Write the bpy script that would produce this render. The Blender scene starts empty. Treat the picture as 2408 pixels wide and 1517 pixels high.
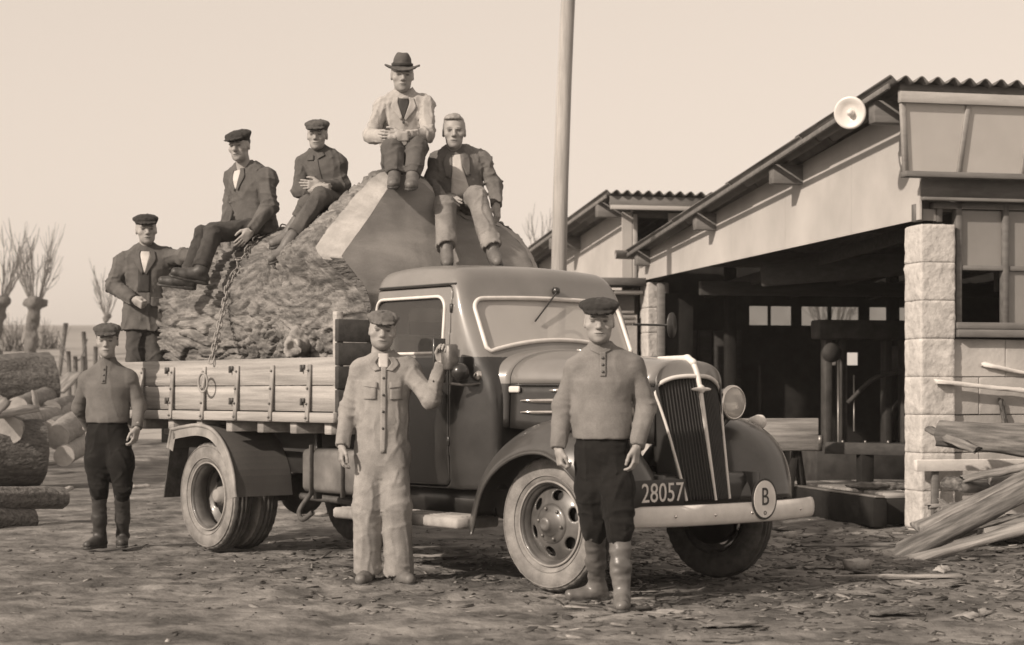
import bpy, bmesh, math, random
import numpy as np
from mathutils import Vector, Matrix
from mathutils.bvhtree import BVHTree

random.seed(7)
rng = np.random.default_rng(7)
scene = bpy.context.scene
COL = scene.collection

# ------------------------------------------------------------------ camera, sky, sun
CAM_H, FOC, HOR = 1.25, 4300.0, 920.0       # eye height, focal length and horizon in a 2408 px wide frame
cam_d = bpy.data.cameras.new('camera')
cam = bpy.data.objects.new('camera', cam_d); COL.objects.link(cam)
cam.location = (0, 0, CAM_H)
cam.rotation_euler = (math.radians(90), 0, 0)
cam_d.sensor_width = 36.0
cam_d.lens = 36.0 * FOC / 2408.0
cam_d.shift_y = (HOR - 758.5) / 2408.0
cam_d.clip_end = 3000
cam_d.dof.use_dof = True
cam_d.dof.focus_distance = 13.2
cam_d.dof.aperture_fstop = 3.2
scene.camera = cam

SUN_AZ = math.atan2(-0.68, -0.73)           # direction towards the sun, in the ground plane
SUN_EL = math.radians(29)
world = bpy.data.worlds.new('World'); scene.world = world
world.use_nodes = True
wn = world.node_tree; wn.nodes.clear()
w_out = wn.nodes.new('ShaderNodeOutputWorld')
w_bg = wn.nodes.new('ShaderNodeBackground')
w_sky = wn.nodes.new('ShaderNodeTexSky'); w_sky.sky_type = 'NISHITA'
w_sky.sun_disc = False
w_sky.sun_elevation = SUN_EL
w_sky.sun_rotation = math.pi / 2 - SUN_AZ
w_sky.altitude = 0; w_sky.air_density = 1.0; w_sky.dust_density = 2.2; w_sky.ozone_density = 1.0
w_bw = wn.nodes.new('ShaderNodeRGBToBW')
w_pow = wn.nodes.new('ShaderNodeMath'); w_pow.operation = 'POWER'; w_pow.inputs[1].default_value = 0.30
w_mul = wn.nodes.new('ShaderNodeMath'); w_mul.operation = 'MULTIPLY'; w_mul.inputs[1].default_value = 4.95
w_tint = wn.nodes.new('ShaderNodeVectorMath'); w_tint.operation = 'SCALE'
w_tint.inputs[0].default_value = (1.155, 0.99, 0.845)
wn.links.new(w_sky.outputs[0], w_bw.inputs[0])
wn.links.new(w_bw.outputs[0], w_pow.inputs[0])
wn.links.new(w_pow.outputs[0], w_mul.inputs[0])
wn.links.new(w_mul.outputs[0], w_tint.inputs['Scale'])
wn.links.new(w_tint.outputs[0], w_bg.inputs[0])
w_bg.inputs[1].default_value = 0.10
wn.links.new(w_bg.outputs[0], w_out.inputs[0])

sun_d = bpy.data.lights.new('sun', 'SUN'); sun_d.energy = 4.5; sun_d.angle = math.radians(1.2)
sun_d.color = (1.0, 0.865, 0.735)
sun = bpy.data.objects.new('sun', sun_d); COL.objects.link(sun)
sd = Vector((math.cos(SUN_AZ) * math.cos(SUN_EL), math.sin(SUN_AZ) * math.cos(SUN_EL), math.sin(SUN_EL)))
sun.rotation_euler = sd.to_track_quat('Z', 'Y').to_euler()
sun.location = (-20, -5, 20)

vs = scene.view_settings
vs.view_transform = 'Standard'; vs.look = 'None'; vs.exposure = 0.0; vs.gamma = 1.0; vs.use_curve_mapping = False
scene.render.engine = 'CYCLES'
scene.cycles.use_denoising = True
scene.cycles.pixel_filter_type = 'BLACKMAN_HARRIS'; scene.cycles.filter_width = 1.6
try:
    scene.cycles.denoiser = 'OPENIMAGEDENOISE'
except Exception:
    pass
scene.cycles.max_bounces = 6; scene.cycles.diffuse_bounces = 3; scene.cycles.glossy_bounces = 3
scene.cycles.transparent_max_bounces = 8; scene.cycles.transmission_bounces = 4
scene.cycles.caustics_reflective = False; scene.cycles.caustics_refractive = False

# ------------------------------------------------------------------ materials (a sepia print: warm greys)
def sep(v, w=1.0):
    return (min(1, v * (1 + .04 * w)), v, v * (1 - .04 * w), 1.0)

MATS = {}
def mat(name, a, b=None, scale=6.0, stretch=(1, 1, 1), rough=.8, bump=0.0, bscale=None, bstretch=None, detail=6,
        metal=0.0, coat=0.0, spec=None, contrast=(.35, .65), vary=0.0, attr=None, fine=0.0, sheen=0.0,
        distort=0.0, vor=0.0, vscale=20, rvar=0.0, stain=None, crumple=0.0):
    """noise-driven procedural surface: colour between a and b, relief from a second noise"""
    m = bpy.data.materials.new(name); m.use_nodes = True
    nt = m.node_tree; N = nt.nodes; L = nt.links
    bs = N['Principled BSDF']
    b = a if b is None else b
    tc = N.new('ShaderNodeTexCoord')
    mp = N.new('ShaderNodeMapping'); mp.inputs['Scale'].default_value = stretch
    L.new(tc.outputs['Object'], mp.inputs[0])
    src = mp.outputs[0]
    oi = N.new('ShaderNodeObjectInfo')
    if vary:
        ad = N.new('ShaderNodeVectorMath'); ad.operation = 'ADD'
        sc_ = N.new('ShaderNodeMath'); sc_.operation = 'MULTIPLY'; sc_.inputs[1].default_value = 37.0
        L.new(oi.outputs['Random'], sc_.inputs[0]); L.new(src, ad.inputs[0]); L.new(sc_.outputs[0], ad.inputs[1])
        src = ad.outputs[0]
    n1 = N.new('ShaderNodeTexNoise'); n1.inputs['Scale'].default_value = scale; n1.inputs['Detail'].default_value = detail
    n1.inputs['Roughness'].default_value = .6; n1.inputs['Distortion'].default_value = distort
    L.new(src, n1.inputs['Vector'])
    mr = N.new('ShaderNodeMapRange'); mr.inputs[1].default_value = contrast[0]; mr.inputs[2].default_value = contrast[1]
    L.new(n1.outputs[0], mr.inputs[0])
    mx = N.new('ShaderNodeMix'); mx.data_type = 'RGBA'
    mx.inputs[6].default_value = sep(a); mx.inputs[7].default_value = sep(b)
    L.new(mr.outputs[0], mx.inputs[0])
    colr = mx.outputs[2]
    def mulc(c, val):
        k = N.new('ShaderNodeMix'); k.data_type = 'RGBA'; k.blend_type = 'MULTIPLY'; k.inputs[0].default_value = 1
        L.new(c, k.inputs[6]); L.new(val, k.inputs[7]); return k.outputs[2]
    if stain:                                   # large soft blotches: (scale, darkest factor)
        n3 = N.new('ShaderNodeTexNoise'); n3.inputs['Scale'].default_value = stain[0]; n3.inputs['Detail'].default_value = 4
        L.new(src, n3.inputs['Vector'])
        m3 = N.new('ShaderNodeMapRange'); m3.inputs[1].default_value = .35; m3.inputs[2].default_value = .62
        m3.inputs[3].default_value = stain[1]; m3.inputs[4].default_value = 1
        L.new(n3.outputs[0], m3.inputs[0]); colr = mulc(colr, m3.outputs[0])
    if fine:
        n4 = N.new('ShaderNodeTexNoise'); n4.inputs['Scale'].default_value = 160; n4.inputs['Detail'].default_value = 2
        L.new(tc.outputs['Object'], n4.inputs['Vector'])
        m4 = N.new('ShaderNodeMapRange'); m4.inputs[1].default_value = .3; m4.inputs[2].default_value = .7
        m4.inputs[3].default_value = 1 - fine; m4.inputs[4].default_value = 1 + fine
        L.new(n4.outputs[0], m4.inputs[0]); colr = mulc(colr, m4.outputs[0])
    if vary:
        m5 = N.new('ShaderNodeMapRange'); m5.inputs[3].default_value = 1 - vary; m5.inputs[4].default_value = 1 + vary
        L.new(oi.outputs['Random'], m5.inputs[0]); colr = mulc(colr, m5.outputs[0])
    if attr:
        at = N.new('ShaderNodeAttribute'); at.attribute_name = attr
        colr = mulc(colr, at.outputs['Color'])
    L.new(colr, bs.inputs['Base Color'])
    bs.inputs['Roughness'].default_value = rough
    if rvar:
        m6 = N.new('ShaderNodeMapRange'); m6.inputs[3].default_value = max(0, rough - rvar); m6.inputs[4].default_value = min(1, rough + rvar)
        L.new(n1.outputs[0], m6.inputs[0]); L.new(m6.outputs[0], bs.inputs['Roughness'])
    bs.inputs['Metallic'].default_value = metal
    if coat:
        bs.inputs['Coat Weight'].default_value = coat; bs.inputs['Coat Roughness'].default_value = .12
    if spec is not None:
        bs.inputs['Specular IOR Level'].default_value = spec
    if sheen:
        bs.inputs['Sheen Weight'].default_value = sheen
        bs.inputs['Sheen Roughness'].default_value = .5
    if bump:
        n2 = N.new('ShaderNodeTexNoise'); n2.inputs['Scale'].default_value = bscale or scale * 3
        n2.inputs['Detail'].default_value = 5
        if bstretch:
            mp2 = N.new('ShaderNodeMapping'); mp2.inputs['Scale'].default_value = bstretch
            L.new(tc.outputs['Object'], mp2.inputs[0]); L.new(mp2.outputs[0], n2.inputs['Vector'])
        else:
            L.new(src, n2.inputs['Vector'])
        bp = N.new('ShaderNodeBump'); bp.inputs['Strength'].default_value = 1.0; bp.inputs['Distance'].default_value = bump
        h = n2.outputs[0]
        if vor:
            v = N.new('ShaderNodeTexVoronoi'); v.feature = 'DISTANCE_TO_EDGE'; v.inputs['Scale'].default_value = vscale
            L.new(src, v.inputs['Vector'])
            mm = N.new('ShaderNodeMath'); mm.operation = 'MULTIPLY_ADD'; mm.inputs[1].default_value = vor
            L.new(v.outputs[0], mm.inputs[0]); L.new(h, mm.inputs[2]); h = mm.outputs[0]
        L.new(h, bp.inputs['Height']); L.new(bp.outputs[0], bs.inputs['Normal'])
        if crumple:                             # soft creases of worn cloth
            n7 = N.new('ShaderNodeTexNoise'); n7.inputs['Scale'].default_value = 5.5; n7.inputs['Detail'].default_value = 1.5; n7.inputs['Distortion'].default_value = .9
            L.new(src, n7.inputs['Vector'])
            n8 = N.new('ShaderNodeMath'); n8.operation = 'SUBTRACT'; n8.inputs[1].default_value = .5; L.new(n7.outputs[0], n8.inputs[0])
            n9 = N.new('ShaderNodeMath'); n9.operation = 'ABSOLUTE'; L.new(n8.outputs[0], n9.inputs[0])
            b2 = N.new('ShaderNodeBump'); b2.inputs['Strength'].default_value = 1.0; b2.inputs['Distance'].default_value = crumple; b2.invert = True
            L.new(n9.outputs[0], b2.inputs['Height']); L.new(b2.outputs[0], bp.inputs['Normal'])
    MATS[name] = m
    return m

# vehicle
mat('paint', .019, .030, scale=5, rough=.36, coat=.55, rvar=.12, fine=.12, stain=(2.2, .7), detail=10)  # lower body darker than the upper copy, shade put into the colour
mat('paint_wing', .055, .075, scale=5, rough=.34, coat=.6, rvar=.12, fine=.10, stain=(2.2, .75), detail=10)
mat('paint_lit', .19, .22, scale=3, rough=.38, coat=.5, rvar=.06, fine=.03, stain=(2.2, .85))  # lighter copy of the body paint, light put into the colour
mat('paint_black', .018, .03, scale=5, rough=.42, coat=.4, rvar=.08)
mat('paint_pale', .62, .72, scale=12, rough=.35)
mat('chrome', .70, .62, scale=9, rough=.16, metal=1.0, rvar=.08)
mat('dull_metal', .22, .12, scale=14, rough=.5, metal=.6, bump=.002, bscale=60)
mat('dark_end', .20, .11, scale=9, rough=.9, bump=.01, bscale=20, fine=.2, stain=(4, .6))
mat('wing_dusty', .15, .10, scale=6, rough=.6, coat=.15, stain=(3, .6), fine=.1, rvar=.1)
mat('tank_metal', .20, .12, scale=5, rough=.6, stain=(4, .55), fine=.1)
mat('iron', .06, .10, scale=18, rough=.65, bump=.003, bscale=50)
mat('dusty_metal', .42, .26, scale=6, rough=.75, bump=.002, bscale=40, stain=(5, .6))
mat('tyre_wall', .30, .18, scale=9, rough=.9, bump=.003, bscale=50, stain=(7, .72), fine=.12)
mat('tyre_tread', .045, .10, scale=12, rough=.9, bump=.004, bscale=45)
mat('disc_paint', .09, .15, scale=7, rough=.42, coat=.25, stain=(6, .6))
mat('grille_dark', .010, .014, rough=.45)
mat('grille_bar', .030, .02, rough=.35, metal=.2)
mat('plate_black', .02, .03, rough=.5)
mat('plate_white', .72, .62, scale=10, rough=.5)
mat('seat_leather', .06, .04, rough=.5)
# timber
mat('bed_plank', .44, .33, scale=3.0, stretch=(.35, 4, 7), rough=.8, bump=.004, bscale=9, bstretch=(1, 30, 30), vary=.12, stain=(2.6, .62), fine=.10, detail=8)
mat('dark_plank', .05, .03, scale=3, stretch=(1, 6, 6), rough=.85, bump=.003, bscale=14, vary=.2)
mat('plank', .36, .22, scale=3, stretch=(.5, 6, 6), rough=.85, bump=.004, bscale=8, bstretch=(1, 24, 24), vary=.22, stain=(4, .55), fine=.12)
mat('slab', .27, .12, scale=7, stretch=(.5, 4, 4), rough=.9, bump=.008, bscale=9, vary=.25, stain=(5, .5), fine=.15)
mat('bark', .25, .095, scale=13, stretch=(.3, 1.6, 1.6), rough=.95, bump=.010, bscale=28, bstretch=(.5, 1.4, 1.4), detail=10, contrast=(.38, .62), fine=.18, stain=(1.4, .75), attr='tone')
mat('dark_bark', .19, .08, scale=14, stretch=(.5, 2, 2), rough=.95, bump=.05, bscale=16, bstretch=(.5, 1.8, 1.8), detail=8, fine=.25, vary=.25)
mat('pale_bark', .30, .16, scale=7, stretch=(.6, 2, 2), rough=.9, bump=.008, bscale=16, vary=.2, fine=.15)
mat('cut_wood', .31, .24, scale=2.2, stretch=(2.5, 1, 3), rough=.8, bump=.0015, bscale=8, bstretch=(1, 2, 14), stain=(1.6, .72), fine=.10, distort=.6)
mat('cut_wood_pale', .42, .27, scale=5, rough=.75, bump=.006, bscale=14, bstretch=(4, 1, 4), fine=.08)
mat('pole_wood', .46, .34, scale=4, stretch=(5, 5, .4), rough=.85, bump=.004, bscale=8, bstretch=(10, 10, .6), fine=.1, stain=(1.2, .7))
mat('trunk_bark', .17, .09, scale=10, stretch=(2, 2, .5), rough=.95, bump=.02, bscale=14)
mat('twig', .20, .15, rough=.9)
# buildings
mat('panel', .50, .41, scale=.9, rough=.85, bump=.0015, bscale=40, stain=(.8, .85), fine=.04, detail=8)
mat('corrugated', .20, .13, scale=3, rough=.85, bump=.002, bscale=30, stain=(1.1, .7))
mat('shed_trim', .17, .11, scale=5, stretch=(.6, 3, 3), rough=.75, vary=.12, fine=.06)
mat('shed_trim_pale', .36, .28, scale=5, stretch=(.6, 3, 3), rough=.75, vary=.08, fine=.06)
mat('block', .58, .46, scale=14, rough=.95, bump=.012, bscale=24, detail=9, vary=.05, stain=(5, .82), fine=.10)
mat('mortar', .56, .48, scale=12, rough=.95, bump=.006, bscale=40)
mat('plaster', .50, .40, scale=2.5, rough=.95, bump=.006, bscale=20, stain=(1.7, .7), fine=.06)
mat('whitewash', .72, .62, scale=6, rough=.85, bump=.003, bscale=30, stain=(5, .85))
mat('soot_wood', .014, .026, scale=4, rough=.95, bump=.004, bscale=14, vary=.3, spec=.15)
mat('machine', .030, .055, scale=6, rough=.7, vary=.3, spec=.25)
mat('machine_bright', .30, .18, scale=6, rough=.4, metal=.6)
mat('enamel', .70, .62, scale=8, rough=.28)
mat('rope', .07, .05, rough=.9)
mat('wire', .10, .08, rough=.6, metal=.4)
# ground
mat('dirt', .29, .10, scale=2.4, rough=.95, bump=.06, bscale=5.5, detail=12, contrast=(.36, .62), fine=.22, stain=(.35, .62), spec=.2)
mat('field', .34, .20, scale=.12, rough=1.0, bump=.05, bscale=1.2, detail=10, fine=.1, spec=.1)
mat('chip', .36, .20, scale=30, rough=.85, fine=.15, spec=.2, attr='tone')
mat('grass', .16, .10, scale=5, rough=.9)
# people
mat('skin', .36, .29, scale=14, rough=.55, attr='tone', bump=.001, bscale=90, spec=.35)
mat('hair_fair', .34, .22, scale=60, stretch=(1, 3, 1), rough=.55, bump=.004, bscale=120)
mat('hair_dark', .05, .03, scale=60, rough=.55, bump=.004, bscale=120)
def cloth(name, a, b, w=.2, **k):
    k.setdefault('bump', .0012); k.setdefault('crumple', .022)
    mat(name, a, b, scale=7, rough=.95, bscale=170, fine=w * .5, sheen=.04, stain=(5, .8), spec=.10, **k)
cloth('sweater_grey', .17, .13, crumple=.008)
cloth('sweater_light', .23, .18, bump=.002, crumple=.008)
cloth('coverall', .33, .25)
cloth('breeches', .012, .020)
cloth('wool_dark', .045, .065)
cloth('jacket_dark', .10, .13)
cloth('jacket_mid', .10, .135)
cloth('smock', .125, .095)
cloth('coat_pale', .46, .36)
cloth('jacket_work', .20, .14)
cloth('trousers_mid', .09, .12)
cloth('trousers_pale', .26, .19)
cloth('trousers_dark', .055, .08)
cloth('shirt_white', .62, .52, w=.06)
cloth('shirt_dark', .09, .07)
cloth('cap_dark', .035, .055)
cloth('cap_grey', .17, .12)
cloth('cap_mid', .075, .11)
cloth('felt', .12, .085)
cloth('felt_band', .05, .05)
mat('leather', .035, .06, scale=12, rough=.5, bump=.003, bscale=30)
mat('leather_mid', .15, .10, scale=12, rough=.55, bump=.003, bscale=30, fine=.1)
mat('rubber_boot', .11, .16, scale=6, rough=.35, bump=.003, bscale=16, stain=(8, .7))
mat('clog', .24, .16, scale=8, rough=.8, bump=.003, bscale=30)
mat('button', .05, .04, rough=.4)
mat('brass', .5, .4, rough=.3, metal=1)

def glass_mat(name, v, alpha, rough=.06, spec=.5):
    """pane: part see-through, part patchy film of colour, with a gloss"""
    m = bpy.data.materials.new(name); m.use_nodes = True
    nt = m.node_tree; N = nt.nodes; L = nt.links
    bs = N['Principled BSDF']; out = N['Material Output']
    bs.inputs['Base Color'].default_value = sep(v); bs.inputs['Roughness'].default_value = rough
    bs.inputs['Specular IOR Level'].default_value = spec
    n = N.new('ShaderNodeTexNoise'); n.inputs['Scale'].default_value = 3.5; n.inputs['Detail'].default_value = 5
    tc = N.new('ShaderNodeTexCoord'); L.new(tc.outputs['Object'], n.inputs['Vector'])
    mr = N.new('ShaderNodeMapRange'); mr.inputs[3].default_value = max(0, alpha - .12); mr.inputs[4].default_value = min(1, alpha + .12)
    L.new(n.outputs[0], mr.inputs[0])
    tr = N.new('ShaderNodeBsdfTransparent'); tr.inputs[0].default_value = (.9, .9, .88, 1)
    mix = N.new('ShaderNodeMixShader')
    L.new(mr.outputs[0], mix.inputs[0]); L.new(tr.outputs[0], mix.inputs[1]); L.new(bs.outputs[0], mix.inputs[2])
    L.new(mix.outputs[0], out.inputs[0])
    MATS[name] = m
glass_mat('glass_screen', .48, .80, .12)  # pale film painted in for the sky reflected in the windscreen
glass_mat('glass_door', .12, .42, .06)
glass_mat('glass_shed', .68, .80, .15)  # pale colour of the glazing stands in for reflected sky
glass_mat('glass_window', .34, .62, .06)
glass_mat('glass_lamp', .85, .45, .08)

# ------------------------------------------------------------------ geometry helpers
def at(x, y, Y):
    """point at depth Y seen at (x, y) of the 2408 px wide frame"""
    return np.array(((x - 1204) / FOC * Y, Y, CAM_H - (y - HOR) / FOC * Y))

def norm(v):
    v = np.asarray(v, float); return v / (np.linalg.norm(v) + 1e-12)

def root(name, label, cat, loc=(0, 0, 0), rz=0.0, group=None, kind=None):
    o = bpy.data.objects.new(name, None); COL.objects.link(o)
    o.empty_display_size = .1
    o.location = loc; o.rotation_euler = (0, 0, rz)
    tag(o, label, cat, group, kind)
    return o

def tag(o, label=None, cat=None, group=None, kind=None):
    if label: o['label'] = label
    if cat: o['category'] = cat
    if group: o['group'] = group
    if kind: o['kind'] = kind
    return o

def to_local(V, parent):
    """world points -> coordinates of an unscaled z-rotated root"""
    V = np.asarray(V, float)
    p = parent
    chain = []
    while p is not None:
        chain.append(p); p = p.parent
    for p in reversed(chain):
        a = -p.rotation_euler[2]; L = np.array(p.location)
        W = V - L
        V = np.stack([W[:, 0] * math.cos(a) - W[:, 1] * math.sin(a), W[:, 0] * math.sin(a) + W[:, 1] * math.cos(a), W[:, 2]], 1)
    return V

def mesh(name, V, F, smooth=True):
    V = np.asarray(V, np.float32)
    me = bpy.data.meshes.new(name)
    if isinstance(F, np.ndarray) and F.ndim == 2:
        n, k = F.shape
        me.vertices.add(len(V)); me.vertices.foreach_set('co', V.ravel())
        me.loops.add(n * k); me.loops.foreach_set('vertex_index', F.astype(np.int32).ravel())
        me.polygons.add(n); me.polygons.foreach_set('loop_start', np.arange(0, n * k, k, dtype=np.int32))
        me.update(calc_edges=True)
        me.validate()
    else:
        me.from_pydata([tuple(map(float, v)) for v in V], [], [list(map(int, f)) for f in F])
        me.update()
    if smooth:
        me.polygons.foreach_set('use_smooth', np.ones(len(me.polygons), bool))
    return me

def obj(name, VF, m, parent=None, smooth=True, world=False, loc=None, rot=None):
    if isinstance(VF, bpy.types.Mesh):
        me = VF
    else:
        V, F = VF
        V = np.asarray(V, float)
        if world and parent is not None: V = to_local(V, parent)
        me = mesh(name, V, F, smooth)
    if m is not None and not me.materials:
        for k in (m if isinstance(m, (list, tuple)) else [m]):
            me.materials.append(MATS[k])
    o = bpy.data.objects.new(name, me); COL.objects.link(o)
    if parent is not None: o.parent = parent
    if loc is not None: o.location = loc
    if rot is not None: o.rotation_euler = rot
    return o

def join(parts):
    Vs, Fs, n = [], [], 0
    for V, F in parts:
        V = np.asarray(V, float); Vs.append(V)
        Fs += [[i + n for i in f] for f in (F.tolist() if isinstance(F, np.ndarray) else F)]
        n += len(V)
    return np.concatenate(Vs), Fs

def xf(VF, M=None, t=None):
    V, F = VF; V = np.asarray(V, float)
    if M is not None: V = V @ np.asarray(M, float).T
    if t is not None: V = V + np.asarray(t, float)
    return V, F

def rotm(axis, deg):
    return np.array(Matrix.Rotation(math.radians(deg), 3, axis))

def box(c, s, bevel=0.0, jig=0.0):
    """box of full size s at c, with chamfered edges"""
    bm = bmesh.new(); bmesh.ops.create_cube(bm, size=1)
    for v in bm.verts: v.co = Vector((v.co.x * s[0], v.co.y * s[1], v.co.z * s[2]))
    if bevel:
        bmesh.ops.bevel(bm, geom=bm.edges[:], offset=bevel, segments=1, affect='EDGES', profile=.5)
    V = np.array([v.co[:] for v in bm.verts]) + np.asarray(c, float)
    F = [[v.index for v in f.verts] for f in bm.faces]
    bm.free()
    if jig: V = V + rng.normal(0, jig, V.shape)
    return V, F

def beam(a, b, w, h, bevel=.004, up=(0, 0, 1)):
    """bar from a to b, w wide and h high"""
    a, b = np.asarray(a, float), np.asarray(b, float)
    d = b - a; L = np.linalg.norm(d); x = d / L
    u = np.asarray(up, float)
    if abs(x @ u) > .99: u = np.array((1.0, 0, 0))
    y = norm(np.cross(u, x)); z = np.cross(x, y)
    return xf(box((0, 0, 0), (L, w, h), bevel), np.stack([x, y, z], 1), (a + b) / 2)

def tube(P, r, n=10, closed=False, cap=True):
    P = np.asarray(P, float); m = len(P)
    r = np.broadcast_to(np.asarray(r, float), (m,))
    T = np.gradient(P, axis=0) if not closed else np.roll(P, -1, 0) - np.roll(P, 1, 0)
    V = []
    up = np.array((0, 0, 1.0)) if abs(norm(T[0])[2]) < .9 else np.array((1.0, 0, 0))
    for i in range(m):
        t = norm(T[i]); a = norm(np.cross(t, up)); up = np.cross(a, t); b = up
        for k in range(n):
            q = 2 * math.pi * k / n
            V.append(P[i] + r[i] * (math.cos(q) * a + math.sin(q) * b))
    F = []
    for i in range(m if closed else m - 1):
        j = (i + 1) % m
        for k in range(n):
            F.append([i * n + k, i * n + (k + 1) % n, j * n + (k + 1) % n, j * n + k])
    if cap and not closed:
        F.append(list(range(n))); F.append([(m - 1) * n + k for k in reversed(range(n))])
    return np.array(V), F

def lathe(prof, n=48, axis='Y', closed=False):
    """profile (radius, along) turned about an axis"""
    V, F = [], []
    m = len(prof)
    for k in range(n):
        q = 2 * math.pi * k / n; c, s = math.cos(q), math.sin(q)
        for r, a in prof:
            V.append({'Y': (r * c, a, r * s), 'X': (a, r * c, r * s), 'Z': (r * c, r * s, a)}[axis])
    for k in range(n):
        j = (k + 1) % n
        for i in range(m if closed else m - 1):
            i2 = (i + 1) % m
            F.append([k * m + i, k * m + i2, j * m + i2, j * m + i])
    return np.array(V), F

def grid(P, close_u=False, close_v=False):
    """P: (nu, nv, 3)"""
    nu, nv = P.shape[:2]; V = P.reshape(-1, 3); F = []
    for i in range(nu if close_u else nu - 1):
        for j in range(nv if close_v else nv - 1):
            i2, j2 = (i + 1) % nu, (j + 1) % nv
            F.append([i * nv + j, i2 * nv + j, i2 * nv + j2, i * nv + j2])
    return V, F

def prism(poly, h, axis=2):
    """polygon extruded by h along an axis"""
    n = len(poly); V = []
    for z in (0, h):
        for p in poly:
            q = list(p); q.insert(axis, z); V.append(q)
    F = [[i, (i + 1) % n, n + (i + 1) % n, n + i] for i in range(n)]
    F += [list(range(n))[::-1], [n + i for i in range(n)]]
    return np.array(V, float), F

def fix_normals(o):
    bm = bmesh.new(); bm.from_mesh(o.data); bmesh.ops.recalc_face_normals(bm, faces=bm.faces); bm.to_mesh(o.data); bm.free()
    return o

def solid(o, t, off=0):
    md = o.modifiers.new('solid', 'SOLIDIFY'); md.thickness = t; md.offset = off; return o

def catmull(P, n):
    P = np.asarray(P, float); Q = np.vstack([2 * P[0] - P[1], P, 2 * P[-1] - P[-2]])
    out = []
    s = np.linspace(0, len(P) - 1, n)
    for u in s:
        i = min(int(u), len(P) - 2); f = u - i
        a, b, c, d = Q[i], Q[i + 1], Q[i + 2], Q[i + 3]
        out.append(.5 * (2 * b + (c - a) * f + (2 * a - 5 * b + 4 * c - d) * f ** 2 + (3 * b - a - 3 * c + d) * f ** 3))
    return np.array(out)

# ---- gradient noise
_perm = rng.permutation(256); _perm = np.concatenate([_perm, _perm, _perm])
_g = rng.normal(size=(256, 3)); _g /= np.linalg.norm(_g, axis=1)[:, None]
def noise(P):
    P = np.asarray(P, float); I = np.floor(P).astype(int); f = P - I; I &= 255
    u = f * f * f * (f * (f * 6 - 15) + 10)
    r = 0
    for dx in (0, 1):
        wx = u[:, 0] if dx else 1 - u[:, 0]
        for dy in (0, 1):
            wy = u[:, 1] if dy else 1 - u[:, 1]
            for dz in (0, 1):
                wz = u[:, 2] if dz else 1 - u[:, 2]
                h = _perm[_perm[_perm[(I[:, 0] + dx) & 255] + ((I[:, 1] + dy) & 255)] + ((I[:, 2] + dz) & 255)]
                r = r + wx * wy * wz * ((f - (dx, dy, dz)) * _g[h]).sum(1)
    return r * 1.5
def fbm(P, o=4):
    r, a = 0, 1.0; P = np.asarray(P, float)
    for _ in range(o):
        r = r + a * noise(P); P = P * 2.03 + 17.3; a *= .5
    return r

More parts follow.
